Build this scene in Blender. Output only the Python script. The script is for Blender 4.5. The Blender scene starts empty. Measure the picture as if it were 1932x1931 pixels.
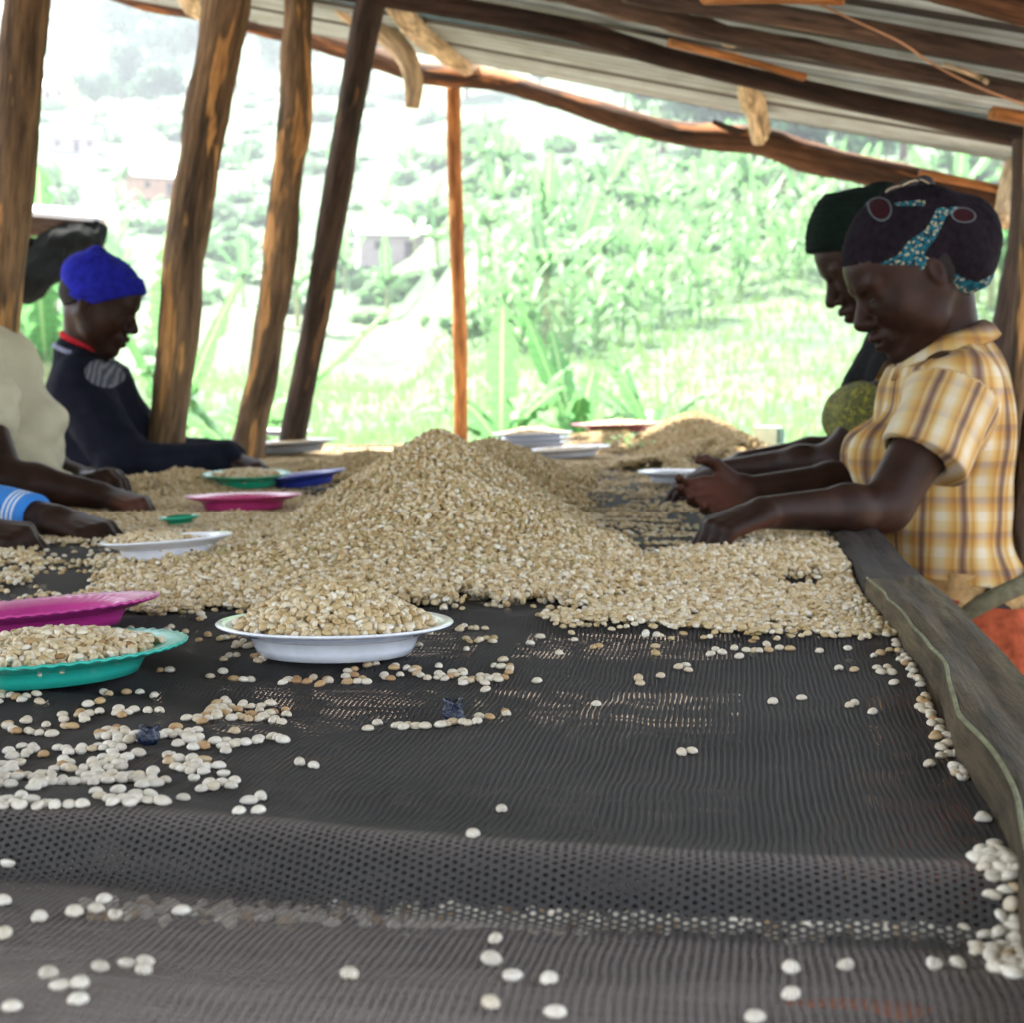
import bpy, math, random
import numpy as np
from mathutils import Matrix, Vector
random.seed(7); rng = np.random.default_rng(7)
scene = bpy.context.scene
col = scene.collection
PI = math.pi

# ------------------------------------------------------------------ camera
CAM = np.array([0.0, 0.0, 1.23]); FPX = 3000.0; HALF = 966.0
PITCH = math.atan((966 - 700) / FPX)
cam_data = bpy.data.cameras.new('camera'); cam = bpy.data.objects.new('camera', cam_data); col.objects.link(cam)
cam.location = CAM; cam.rotation_euler = (PI / 2 - PITCH, 0, 0)
cam_data.sensor_width = 36; cam_data.lens = FPX / 1932 * 36
cam_data.clip_start = 0.02; cam_data.clip_end = 3000
cam_data.dof.use_dof = True; cam_data.dof.focus_distance = 1.38; cam_data.dof.aperture_fstop = 11.5
scene.camera = cam
# ------------------------------------------------------------------ world, sun, exposure
SUN_EL = math.radians(64); SUN_AZ = math.radians(-48)      # azimuth from +Y towards +X
world = bpy.data.worlds.new('World'); scene.world = world; world.use_nodes = True
wn = world.node_tree.nodes; wl = world.node_tree.links
sky = wn.new('ShaderNodeTexSky'); sky.sky_type = 'NISHITA'; sky.sun_disc = False
sky.sun_elevation = SUN_EL; sky.sun_rotation = SUN_AZ; sky.dust_density = 4.0; sky.altitude = 1500
hsv = wn.new('ShaderNodeHueSaturation'); hsv.inputs['Saturation'].default_value = 0.45   # milky, humid sky
wl.new(sky.outputs[0], hsv.inputs['Color']); wl.new(hsv.outputs[0], wn['Background'].inputs[0]); wn['Background'].inputs[1].default_value = 0.15
sl = bpy.data.lights.new('sun', 'SUN'); sl.energy = 5.0; sl.angle = math.radians(0.5); sl.color = (1, 0.95, 0.86)
so = bpy.data.objects.new('sun', sl); col.objects.link(so)
sd = Vector((math.sin(SUN_AZ) * math.cos(SUN_EL), math.cos(SUN_AZ) * math.cos(SUN_EL), math.sin(SUN_EL)))
so.rotation_euler = sd.to_track_quat('Z', 'Y').to_euler(); so.location = (0, 0, 20)
scene.view_settings.view_transform = 'Standard'; scene.view_settings.look = 'None'
scene.view_settings.gamma = 1; scene.view_settings.use_curve_mapping = False
scene.view_settings.exposure = 2.9
scene.cycles.max_bounces = 8; scene.cycles.diffuse_bounces = 5; scene.cycles.transparent_max_bounces = 10
scene.cycles.use_denoising = True

# ------------------------------------------------------------------ measuring helpers: where a thing of the photograph stands
cp, sp = math.cos(PITCH), math.sin(PITCH)
def ray(px, py):
    x = (px - HALF) / FPX; y = -(py - HALF) / FPX
    return np.array([x, cp + y * sp, -sp + y * cp])
def W(px, py, Y):
    r = ray(px, py); return CAM + r * (Y / r[1])
def G(px, py, z=0.95):
    r = ray(px, py); return CAM + r * ((z - CAM[2]) / r[2])
def proj(P):
    P = np.asarray(P, float) - CAM
    d = P[..., 1] * cp - P[..., 2] * sp; u = P[..., 1] * sp + P[..., 2] * cp
    return HALF + FPX * P[..., 0] / d, HALF - FPX * u / d
YAW = math.atan(434 / 3000.); ca, sa = math.cos(YAW), math.sin(YAW)
def to_st(P): return P[..., 0] * ca - P[..., 1] * sa, P[..., 0] * sa + P[..., 1] * ca
def from_st(s, t, z):
    s, t = np.asarray(s, float), np.asarray(t, float)
    return np.stack([s * ca + t * sa, -s * sa + t * ca, np.broadcast_to(z, s.shape).astype(float)], -1)

# ------------------------------------------------------------------ object helpers
def where(px):
    for lim, w in ((60, 'left of the leftmost post'), (330, 'between the first and second posts'), (500, 'between the second and third posts'), (610, 'between the third and fourth posts'), (860, 'left of the middle post'),
                   (1010, 'just right of the middle post'), (1180, 'well right of the middle post'), (1360, 'midway to the two women'), (1540, 'just left of the two women')):
        if px < lim: return w
    return 'behind the two women'
def tag(o, label=None, cat=None, group=None, kind=None):
    if label and not 4 <= len(label.split()) <= 16: print('LABEL', len(label.split()), label)
    if label: o['label'] = label
    if cat: o['category'] = cat
    if group: o['group'] = group
    if kind: o['kind'] = kind
    return o
def empty(name, loc, rot=(0, 0, 0)):
    o = bpy.data.objects.new(name, None); col.objects.link(o); o.location = loc; o.rotation_euler = rot
    o.empty_display_size = 0.1
    return o
def mesh_np(name, V, F, smooth=True):
    me = bpy.data.meshes.new(name)
    V = np.asarray(V, np.float32)
    if isinstance(F, np.ndarray):
        n, k = F.shape
        me.vertices.add(len(V)); me.vertices.foreach_set('co', V.ravel())
        me.loops.add(n * k); me.loops.foreach_set('vertex_index', F.astype(np.int32).ravel())
        me.polygons.add(n); me.polygons.foreach_set('loop_start', np.arange(0, n * k, k, dtype=np.int32))
        me.update(calc_edges=True)
    else:
        me.from_pydata([tuple(map(float, v)) for v in V], [], F); me.update()
    me.polygons.foreach_set('use_smooth', np.full(len(me.polygons), smooth)); me.validate()
    return me
def obj(name, me, mat=None, parent=None, loc=None):
    o = bpy.data.objects.new(name, me); col.objects.link(o)
    if mat and not me.materials: me.materials.append(mat)
    if parent is not None:
        o.parent = parent
        if loc is None:            # mesh given in world space: keep it there
            o.matrix_parent_inverse = Matrix.Identity(4)
            m = parent_world(parent).inverted(); o.matrix_basis = m
    if loc is not None: o.location = loc
    return o
def parent_world(p):
    m = p.matrix_basis.copy()
    q = p
    while q.parent is not None:
        q = q.parent; m = q.matrix_basis @ m
    return m
def vattr(me, name, data, typ='FLOAT_VECTOR'):
    a = me.attributes.new(name, typ, 'POINT')
    a.data.foreach_set('vector' if typ == 'FLOAT_VECTOR' else 'value', np.asarray(data, np.float32).ravel())
def copy_tree(o, loc=None, rot=None, scale=None):
    c = o.copy(); col.objects.link(c)
    if loc is not None: c.location = loc
    if rot is not None: c.rotation_euler = rot
    if scale is not None: c.scale = (scale,) * 3 if np.isscalar(scale) else scale
    for ch in o.children:
        d = ch.copy(); col.objects.link(d); d.parent = c
    return c

# value noise in numpy
_perm = rng.random((64, 64, 64)).astype(np.float32)
def vnoise(x, y, z=0.0):
    x, y, z = np.broadcast_arrays(np.asarray(x, np.float32), np.asarray(y, np.float32), np.asarray(z, np.float32))
    xi, yi, zi = np.floor(x).astype(int), np.floor(y).astype(int), np.floor(z).astype(int)
    fx, fy, fz = x - xi, y - yi, z - zi
    fx, fy, fz = fx * fx * (3 - 2 * fx), fy * fy * (3 - 2 * fy), fz * fz * (3 - 2 * fz)
    r = 0
    for a in (0, 1):
        for b in (0, 1):
            for c in (0, 1):
                w = (fx if a else 1 - fx) * (fy if b else 1 - fy) * (fz if c else 1 - fz)
                r = r + w * _perm[(xi + a) & 63, (yi + b) & 63, (zi + c) & 63]
    return r * 2 - 1

# ------------------------------------------------------------------ materials
def new_mat(name):
    m = bpy.data.materials.new(name); m.use_nodes = True
    nt = m.node_tree; return m, nt, nt.nodes['Principled BSDF']
def ramp(nt, stops):
    r = nt.nodes.new('ShaderNodeValToRGB'); e = r.color_ramp.elements
    while len(e) < len(stops): e.new(0.5)
    for i, (p, c) in enumerate(stops):
        e[i].position = p; e[i].color = (*c, 1) if len(c) == 3 else c
    return r
def noise(nt, scale, detail=4, vec=None, rough=0.55, dist=0.0):
    n = nt.nodes.new('ShaderNodeTexNoise'); n.inputs['Scale'].default_value = scale
    n.inputs['Detail'].default_value = detail; n.inputs['Roughness'].default_value = rough
    n.inputs['Distortion'].default_value = dist
    if vec is not None: nt.links.new(vec, n.inputs['Vector'])
    return n
def attr(nt, name, typ='GEOMETRY'):
    a = nt.nodes.new('ShaderNodeAttribute'); a.attribute_name = name; a.attribute_type = typ; return a
def objco(nt):
    return nt.nodes.new('ShaderNodeTexCoord').outputs['Object']
def mapping(nt, vec, sc):
    m = nt.nodes.new('ShaderNodeMapping'); m.inputs['Scale'].default_value = sc; nt.links.new(vec, m.inputs[0]); return m.outputs[0]
def math_(nt, op, a, b=None, c=None):
    m = nt.nodes.new('ShaderNodeMath'); m.operation = op
    for i, v in enumerate((a, b, c)):
        if v is None: continue
        if isinstance(v, (int, float)): m.inputs[i].default_value = v
        else: nt.links.new(v, m.inputs[i])
    return m.outputs[0]
def mixc(nt, fac, a, b, typ='MIX'):
    m = nt.nodes.new('ShaderNodeMix'); m.data_type = 'RGBA'; m.blend_type = typ
    for k, v in ((0, fac), (6, a), (7, b)):
        if isinstance(v, (int, float)): m.inputs[k].default_value = v
        elif isinstance(v, tuple): m.inputs[k].default_value = (*v, 1)
        else: nt.links.new(v, m.inputs[k])
    return m.outputs[2]
def bump(nt, bs, h, strength=0.3, dist=0.002):
    b = nt.nodes.new('ShaderNodeBump'); b.inputs['Strength'].default_value = strength; b.inputs['Distance'].default_value = dist
    nt.links.new(h, b.inputs['Height']); nt.links.new(b.outputs[0], bs.inputs['Normal']); return b
def simple(name, c, rough=0.6, spec=0.4, var=0.12, scale=30, metal=0.0, bmp=0.15, bdist=0.001, trans=0):
    m, nt, b = new_mat(name)
    n = noise(nt, scale, 5, objco(nt))
    r = ramp(nt, [(0.3, tuple(x * (1 - var) for x in c)), (0.7, tuple(min(1, x * (1 + var)) for x in c))])
    nt.links.new(n.outputs[0], r.inputs[0]); nt.links.new(r.outputs[0], b.inputs['Base Color'])
    b.inputs['Roughness'].default_value = rough; b.inputs['Specular IOR Level'].default_value = spec
    b.inputs['Metallic'].default_value = metal
    if bmp: bump(nt, b, n.outputs[0], bmp, bdist)
    return m
def wood_mat(name, dark, mid, peel, peel_at=0.62, scale=1.0):
    m, nt, b = new_mat(name)
    a = attr(nt, 'grain'); v = mapping(nt, a.outputs['Vector'], (14 * scale, 14 * scale, 2.2 * scale))
    v2 = mapping(nt, a.outputs['Vector'], (90, 90, 9))
    n1 = noise(nt, 1.0, 6, v, 0.6, 0.6); n2 = noise(nt, 1.0, 5, v2, 0.65); n3 = noise(nt, 1.0, 3, mapping(nt, a.outputs['Vector'], (16, 16, 3.3)), 0.5, 0.3)
    r1 = ramp(nt, [(0.32, dark), (0.52, mid), (0.7, tuple(x * 1.35 for x in mid))])
    nt.links.new(n1.outputs[0], r1.inputs[0])
    r2 = ramp(nt, [(peel_at, (0, 0, 0)), (peel_at + 0.035, (1, 1, 1))]); nt.links.new(n3.outputs[0], r2.inputs[0])
    c = mixc(nt, r2.outputs[0], r1.outputs[0], peel)
    r3 = ramp(nt, [(0.35, (0.35, 0.35, 0.35)), (0.62, (1.25, 1.25, 1.25))]); nt.links.new(n2.outputs[0], r3.inputs[0])
    c = mixc(nt, 0.85, c, r3.outputs[0], 'MULTIPLY')
    nt.links.new(c, b.inputs['Base Color']); b.inputs['Roughness'].default_value = 0.8; b.inputs['Specular IOR Level'].default_value = 0.25
    h = math_(nt, 'ADD', math_(nt, 'MULTIPLY', n2.outputs[0], 0.6), math_(nt, 'MULTIPLY', n1.outputs[0], 1.0))
    bump(nt, b, h, 0.9, 0.007)
    return m
M = {}
M['post'] = wood_mat('bark_post', (0.035, 0.022, 0.013), (0.165, 0.10, 0.05), (0.46, 0.24, 0.085), 0.555)
M['post_dark'] = wood_mat('dark_bark', (0.018, 0.013, 0.010), (0.058, 0.036, 0.023), (0.16, 0.085, 0.04), 0.64)
M['beam'] = wood_mat('reddish_beam', (0.03, 0.016, 0.009), (0.10, 0.046, 0.02), (0.30, 0.12, 0.04), 0.6)
M['beam_dark'] = wood_mat('dark_beam', (0.014, 0.009, 0.006), (0.040, 0.021, 0.013), (0.10, 0.05, 0.028), 0.68)
M['beam_grey'] = wood_mat('grey_beam', (0.035, 0.023, 0.018), (0.10, 0.063, 0.044), (0.19, 0.12, 0.08), 0.64)
M['orange_wood'] = wood_mat('orange_wood', (0.22, 0.085, 0.025), (0.38, 0.15, 0.04), (0.5, 0.23, 0.08), 0.6)
M['pale_wood'] = wood_mat('peeled_pale_wood', (0.34, 0.24, 0.13), (0.56, 0.43, 0.27), (0.68, 0.54, 0.36), 0.55)
M['spotted_wood'] = wood_mat('spotted_pale_wood', (0.1, 0.06, 0.03), (0.5, 0.38, 0.22), (0.6, 0.48, 0.3), 0.5, 2.0)
M['plank'] = wood_mat('weathered_plank', (0.030, 0.020, 0.011), (0.066, 0.046, 0.024), (0.09, 0.068, 0.034), 0.6)
M['plank_dark'] = wood_mat('dark_plank', (0.015, 0.011, 0.008), (0.032, 0.023, 0.017), (0.05, 0.035, 0.025), 0.66)
M['skin'] = None

# ------------------------------------------------------------------ tubes and poles
def tube(pts, rad, seg=14, sub=6, knots=0.10, seed=0, ripple=0.05, closed=True, flat=1.0):
    pts = np.asarray(pts, float); n = len(pts); rad = np.broadcast_to(np.asarray(rad, float), (n,))
    T = []; R = []
    for i in range(n - 1):
        p0, p1, p2, p3 = pts[max(i - 1, 0)], pts[i], pts[i + 1], pts[min(i + 2, n - 1)]
        for k in range(sub):
            u = k / sub
            T.append(0.5 * ((2 * p1) + (-p0 + p2) * u + (2 * p0 - 5 * p1 + 4 * p2 - p3) * u ** 2 + (-p0 + 3 * p1 - 3 * p2 + p3) * u ** 3))
            R.append(rad[i] * (1 - u) + rad[i + 1] * u)
    T.append(pts[-1]); R.append(rad[-1]); T = np.array(T); R = np.array(R); m = len(T)
    D = np.gradient(T, axis=0); D /= np.linalg.norm(D, axis=1)[:, None]
    up = np.array([0, 0, 1.0]) if abs(D[0][2]) < 0.9 else np.array([1.0, 0, 0])
    a0 = np.cross(D[0], up); a0 /= np.linalg.norm(a0); A = np.zeros_like(D)
    for i in range(m):
        a0 = a0 - D[i] * (a0 @ D[i]); a0 = a0 / np.linalg.norm(a0); A[i] = a0
    B = np.cross(A, D)
    L = np.concatenate([[0], np.cumsum(np.linalg.norm(np.diff(T, axis=0), axis=1))])
    th = np.linspace(0, 2 * PI, seg, endpoint=False)
    LL, TH = np.meshgrid(L, th, indexing='ij')
    rr = R[:, None] * (1 + knots * vnoise(LL * 7 + seed * 3.1, np.cos(TH) * 1.2 + seed, np.sin(TH) * 1.2) + ripple * vnoise(LL * 30, np.cos(TH) * 3 + seed, np.sin(TH) * 3))
    V = T[:, None] + rr[..., None] * (np.cos(TH)[..., None] * A[:, None] + flat * np.sin(TH)[..., None] * B[:, None])
    gr = np.stack([np.cos(TH) * R[:, None], np.sin(TH) * R[:, None], LL + seed * 5.3], -1)
    V = V.reshape(-1, 3); gr = gr.reshape(-1, 3)
    i, j = np.meshgrid(np.arange(m - 1), np.arange(seg), indexing='ij')
    F = np.stack([i * seg + j, i * seg + (j + 1) % seg, (i + 1) * seg + (j + 1) % seg, (i + 1) * seg + j], -1).reshape(-1, 4)
    F = F.tolist()
    if closed:
        F.append(list(range(seg))[::-1]); F.append([(m - 1) * seg + q for q in range(seg)])
    return V, F, gr
def pole(name, pts, rad, mat, parent=None, **kw):
    step = kw.pop('step', 0.05)
    pts = np.asarray(pts, float); L = np.linalg.norm(np.diff(pts, axis=0), axis=1).sum()
    kw.setdefault('sub', max(2, int(L / step / max(1, len(pts) - 1))))
    V, F, g = tube(pts, rad, **kw)
    me = mesh_np(name, V, F); vattr(me, 'grain', g)
    return obj(name, me, mat, parent)
def join_geo(parts):
    V = []; F = []; A = []; n = 0
    for v, f, a in parts:
        V.append(np.asarray(v, float)); F += [[q + n for q in ff] for ff in f]; A.append(np.asarray(a, float)); n += len(v)
    return np.concatenate(V), F, np.concatenate(A)
def box(c, size, ax=None):
    c = np.asarray(c, float); h = np.asarray(size, float) / 2
    ax = np.eye(3) if ax is None else np.asarray(ax, float)
    V = np.array([[x, y, z] for x in (-1, 1) for y in (-1, 1) for z in (-1, 1)]) * h
    F = [[0, 1, 3, 2], [4, 6, 7, 5], [0, 4, 5, 1], [2, 3, 7, 6], [0, 2, 6, 4], [1, 5, 7, 3]]
    return c + V @ ax, F, V.copy()
# ------------------------------------------------------------------ terrain
YP = np.array([-60, 8, 14, 25, 40, 60, 100, 200, 400, 700.])
ZR = np.array([0, 0, 0.1, 0.5, 1.9, 5.5, 13, 33, 90, 190.])
YL = np.array([-60, 8, 30, 60, 110, 150, 250, 450, 700.])
ZL = np.array([0, 0, 0.2, 1.5, 8.5, 17, 45, 112, 210.])
def terrain(X, Y):
    X = np.asarray(X, float); Y = np.asarray(Y, float)
    k = X / np.maximum(Y, 5.0); w = np.clip((k + 0.075) / 0.06, 0, 1); w = w * w * (3 - 2 * w)
    z = w * np.interp(Y, YP, ZR) + (1 - w) * np.interp(Y, YL, ZL)
    a = np.clip((Y - 12) / 60, 0, 1)
    return z + a * 1.2 * vnoise(X / 14, Y / 18) + 0.4 * a * vnoise(X / 4, Y / 5) + 0.02 * vnoise(X * 0.9, Y * 0.9)
def T_hit(px, py):
    r = ray(px, py); r = r / r[1]
    for Y in np.concatenate([np.arange(8, 60, 0.5), np.arange(60, 650, 2.0)]):
        p = CAM + r * Y
        if terrain(p[0], p[1]) >= p[2]: return p
    return CAM + r * 500
ys = np.concatenate([np.linspace(-30, 8, 40), 8 + (np.linspace(0, 1, 130) ** 2.2) * 640])
us = np.linspace(-1, 1, 140)
YY, UU = np.meshgrid(ys, us, indexing='ij'); XX = UU * (25 + np.maximum(YY, 0) * 0.75)
ZZ = terrain(XX, YY)
def grid_faces(n, m):
    i, j = np.meshgrid(np.arange(n - 1), np.arange(m - 1), indexing='ij')
    return np.stack([i * m + j, i * m + j + 1, (i + 1) * m + j + 1, (i + 1) * m + j], -1).reshape(-1, 4)
m_, nt, b = new_mat('hillside_ground')
pos = nt.nodes.new('ShaderNodeNewGeometry').outputs['Position']
n1 = noise(nt, 0.09, 6, pos, 0.6); n2 = noise(nt, 1.2, 5, pos, 0.6); n3 = noise(nt, 9, 3, pos)
r1 = ramp(nt, [(0.36, (0.03, 0.065, 0.028)), (0.47, (0.055, 0.105, 0.045)), (0.56, (0.085, 0.135, 0.06)), (0.68, (0.17, 0.185, 0.11))]); nt.links.new(n1.outputs[0], r1.inputs[0])
r2 = ramp(nt, [(0.38, (0.35, 0.5, 0.4)), (0.6, (1.25, 1.2, 1.2))]); nt.links.new(n2.outputs[0], r2.inputs[0])
c = mixc(nt, 0.9, r1.outputs[0], r2.outputs[0], 'MULTIPLY')
sy = nt.nodes.new('ShaderNodeSeparateXYZ'); nt.links.new(pos, sy.inputs[0])
near = nt.nodes.new('ShaderNodeMapRange'); near.inputs[1].default_value = 7.5; near.inputs[2].default_value = 11; nt.links.new(sy.outputs[1], near.inputs[0])
soil = ramp(nt, [(0.3, (0.13, 0.095, 0.07)), (0.7, (0.25, 0.185, 0.135))]); nt.links.new(n3.outputs[0], soil.inputs[0])
c = mixc(nt, near.outputs[0], soil.outputs[0], c)
nt.links.new(c, b.inputs['Base Color']); b.inputs['Roughness'].default_value = 0.95
bump(nt, b, n2.outputs[0], 0.6, 0.2)
ter = obj('ground', mesh_np('ground', np.stack([XX, YY, ZZ], -1).reshape(-1, 3), grid_faces(len(ys), len(us))), m_)
tag(ter, 'green hillside rising behind the shed, earth floor under it', None, None, 'structure')

# ------------------------------------------------------------------ plants
def leaf_mat(name, c1, c2, tr=0.4):
    m, nt, b = new_mat(name)
    oi = nt.nodes.new('ShaderNodeObjectInfo'); n = noise(nt, 3, 3, objco(nt))
    f = math_(nt, 'ADD', math_(nt, 'MULTIPLY', oi.outputs['Random'], 0.6), math_(nt, 'MULTIPLY', n.outputs[0], 0.5))
    r = ramp(nt, [(0.2, c1), (0.8, c2)]); nt.links.new(f, r.inputs[0]); nt.links.new(r.outputs[0], b.inputs['Base Color'])
    b.inputs['Roughness'].default_value = 0.5; b.inputs['Specular IOR Level'].default_value = 0.35
    if 'banana_leaf' in name:      # pale midrib and fine cross veins
        lf = attr(nt, 'lf').outputs['Vector']; sx_ = nt.nodes.new('ShaderNodeSeparateXYZ'); nt.links.new(lf, sx_.inputs[0])
        vein = math_(nt, 'MULTIPLY', math_(nt, 'SINE', math_(nt, 'MULTIPLY', math_(nt, 'ADD', sx_.outputs[0], math_(nt, 'MULTIPLY', math_(nt, 'ABSOLUTE', sx_.outputs[1]), -.06)), 190.0)), .5)
        nlf = noise(nt, 5, 4, mapping(nt, lf, (6, .4, 1))); sh = ramp(nt, [(.25, (.45, .5, .4)), (.75, (1.35, 1.3, 1.3))]); nt.links.new(math_(nt, 'ADD', nlf.outputs[0], math_(nt, 'MULTIPLY', vein, .25)), sh.inputs[0])
        cv = mixc(nt, 1.0, r.outputs[0], sh.outputs[0], 'MULTIPLY'); rib = math_(nt, 'LESS_THAN', math_(nt, 'ABSOLUTE', sx_.outputs[1]), .09); brown = math_(nt, 'GREATER_THAN', math_(nt, 'ADD', math_(nt, 'ABSOLUTE', sx_.outputs[1]), math_(nt, 'MULTIPLY', nlf.outputs[0], .5)), 1.24)
        cv = mixc(nt, rib, cv, (.35, .42, .2)); cv = mixc(nt, brown, cv, (.22, .13, .05)); nt.links.new(cv, b.inputs['Base Color'])
        r = type('o', (), {'outputs': [cv]})()
    t = nt.nodes.new('ShaderNodeBsdfTranslucent'); nt.links.new(mixc(nt, 0.5, r.outputs[0], (0.16, 0.42, 0.14)), t.inputs[0])
    ms = nt.nodes.new('ShaderNodeMixShader'); ms.inputs[0].default_value = tr
    out = nt.nodes['Material Output']; nt.links.new(b.outputs[0], ms.inputs[1]); nt.links.new(t.outputs[0], ms.inputs[2]); nt.links.new(ms.outputs[0], out.inputs[0])
    return m
M['banana'] = leaf_mat('banana_leaf_green', (0.06, 0.15, 0.06), (0.12, 0.25, 0.09), 0.4)
M['maize'] = leaf_mat('maize_green', (0.06, 0.15, 0.05), (0.17, 0.28, 0.11), 0.35)
M['tree'] = leaf_mat('tree_foliage', (0.035, 0.075, 0.045), (0.10, 0.17, 0.09), 0.25)
M['bush'] = leaf_mat('bush_foliage', (0.06, 0.13, 0.06), (0.16, 0.25, 0.12), 0.3)
M['grass'] = leaf_mat('grass_green', (0.12, 0.22, 0.05), (0.25, 0.33, 0.12), 0.4)
M['banana_stem'] = simple('banana_stem', (0.22, 0.24, 0.10), 0.6, var=0.4, scale=6)
M['trunk'] = simple('tree_trunk', (0.12, 0.08, 0.05), 0.9, var=0.3, scale=12)

def leaf_strip(L, wid, rise, droop, seed=0, tears=True, nseg=30):
    """long leaf along +X from the origin, folding at its midrib, edge torn"""
    r = random.Random(seed); V = []; F = []
    for i in range(nseg + 1):
        u = i / nseg; x = L * (u - 0.18 * u * u * droop); z = L * (rise * u - droop * 0.55 * u * u)
        w = wid * (math.sin(PI * min(1, u * 0.93 + 0.07)) ** 0.42) * (0.15 if i == 0 else 1)
        j1 = r.choice((1, 1, .96, .9, .62, .35)) if tears else 1; j2 = r.choice((1, 1, .96, .9, .62, .35)) if tears else 1
        V += [(x, -w * j1, z - w * 0.25 * j1), (x, -w * 0.5, z + w * 0.05), (x, 0, z), (x, w * 0.5, z + w * 0.05), (x, w * j2, z - w * 0.25 * j2)]
        if i:
            a = (i - 1) * 5; c = i * 5
            for k in range(4): F.append([a + k, a + k + 1, c + k + 1, c + k])
    return np.array(V), F
def rotz(V, a):
    c, s = math.cos(a), math.sin(a); return V @ np.array([[c, s, 0], [-s, c, 0], [0, 0, 1]])
leaf_meshes = []
for k, (L, w, ri, dr) in enumerate([(1.9, 0.29, 1.1, 0.9), (2.0, 0.30, 0.7, 1.1), (1.6, 0.28, 1.6, 0.5), (1.9, 0.27, 0.9, 1.6)]):
    V, F = leaf_strip(L, w, ri, dr, k); leaf_meshes.append(mesh_np('banana_leaf', V, F)); vattr(leaf_meshes[-1], 'lf', np.stack([np.repeat(np.arange(len(V) // 5) / (len(V) // 5 - 1), 5), np.tile([-1, -.5, 0, .5, 1], len(V) // 5), np.zeros(len(V))], -1)); leaf_meshes[-1].materials.append(M['banana'])
def banana(loc, sc, rot, n=9, label='', group=None, stem_h=1.5, seed=0):
    r = random.Random(seed)
    t = empty('banana_plant', loc, (0, 0, rot)); t.scale = (sc,) * 3
    tag(t, label, 'banana plant', group)
    V, F, g = tube([(0, 0, -0.15), (0.02, 0.01, stem_h * 0.5), (0, 0.03, stem_h + 0.1)], [0.13, 0.1, 0.06], seg=10, sub=3)
    s = bpy.data.objects.new('stem', stem_cache.setdefault(stem_h, mesh_np('stem', V, F))); col.objects.link(s); s.parent = t
    if not s.data.materials: s.data.materials.append(M['banana_stem'])
    for k in range(n):
        o = bpy.data.objects.new('leaf', leaf_meshes[r.randrange(4)]); col.objects.link(o); o.parent = t
        o.location = (0, 0, stem_h - 0.02 * k); o.rotation_euler = (r.uniform(-0.2, 0.2), r.uniform(-0.35, 0.25), k * 2.4 + r.uniform(-0.4, 0.4))
        o.scale = (r.uniform(0.75, 1.1),) * 3
    return t
stem_cache = {}
# near banana plants: big leaves seen just above the table
near_b = [(1085, 12.5, 0.45, 0.3, 'young banana plant with broad upright leaf beyond the table, right of the middle post'),
          (945, 12.0, 0.47, 2.2, 'banana plant with arching pale leaves low beside the middle post'),
          (1225, 13.5, 0.44, 4.0, 'banana plant with torn backlit leaf behind the maroon plate'),
          (455, 10.0, 0.50, 1.0, 'banana plant with green leaf between the second and third leaning posts'),
          (330, 12.0, 0.60, 5.2, 'banana plant with big drooping leaves behind the boy in the blue hat'),
          (90, 22.0, 1.0, 0.5, 'bright banana plant between the leftmost post and the far houses')]
for k, (px, Y, sc, rot, lab) in enumerate(near_b):
    X = (px - HALF) / FPX * Y
    banana((X, Y, terrain(X, Y)), sc, rot, 8, lab, None, 1.35, 40 + k)
# banana garden on the right slope
r = random.Random(3); nb = 0
spots = [(1415, 445, 1.15, 'tall banana plant with pale trunk on the slope left of the black cap'), (1500, 360, 1.0, 'banana plant just under the crooked tie beam near the dark trees')]
for px, py, sc, lab in spots:
    p = T_hit(px, py); banana(p, sc, r.uniform(0, 6), 10, lab, None, 2.3, 60 + int(px))
for k in range(78):
    px = r.uniform(900, 1950); py = r.uniform(240, 470) if px < 1700 else r.uniform(320, 640)
    if px < 1180: py = r.uniform(230, 660)
    p = T_hit(px, py)
    banana(p, r.uniform(0.75, 1.15), r.uniform(0, 6), 9, 'leafy banana plant in the slope grove, ' + where(px), 'banana plants of the right-hand grove', 1.8, 100 + k)
for k in range(34):
    px = r.uniform(-60, 860); py = r.uniform(300, 640)
    p = T_hit(px, py)
    banana(p, r.uniform(0.9, 1.3), r.uniform(0, 6), 9, 'hazy banana plant among the far houses, ' + where(px), 'banana plants of the left-hand slope', 1.8, 200 + k)
# maize
def maize_mesh(seed):
    rr = random.Random(seed); P = []
    V, F, _ = tube([(0, 0, -0.1), (0.02, 0, 1.0), (0.0, 0.03, 1.9)], [0.016, 0.014, 0.008], seg=5, sub=2, knots=0, ripple=0); P.append((V, F, V))
    for k in range(10):
        V, F = leaf_strip(rr.uniform(0.6, 0.95), 0.055, rr.uniform(0.9, 1.6), rr.uniform(0.9, 1.8), seed * 20 + k, False, 8)
        V = rotz(V, k * PI + rr.uniform(-0.7, 0.7)) + np.array([0, 0, 0.25 + k * 0.16]); P.append((V, F, V))
    V, F, _ = join_geo(P); me = mesh_np('maize_plant', V, F); me.materials.append(M['maize']); return me
mm = [maize_mesh(k) for k in range(5)]
k = 0
while k < 230:
    px = r.uniform(880, 1560); py = r.uniform(395, 690)
    if py > 690 - max(0, px - 1130) * 0.35 or (px > 1300 and py < 430): continue
    p = T_hit(px, py); o = obj('maize_plant', mm[k % 5], None, None, p); o.rotation_euler = (r.uniform(-.1, .1), r.uniform(-.1, .1), r.uniform(0, 6)); s_ = r.uniform(0.8, 1.35); o.scale = (s_,) * 3
    tag(o, 'green maize plant %s in the slope plot, %s' % ('low down' if py > 600 else 'halfway up' if py > 500 else 'high up', where(px)), 'maize plant', 'maize plants of the plot on the slope'); k += 1
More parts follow.
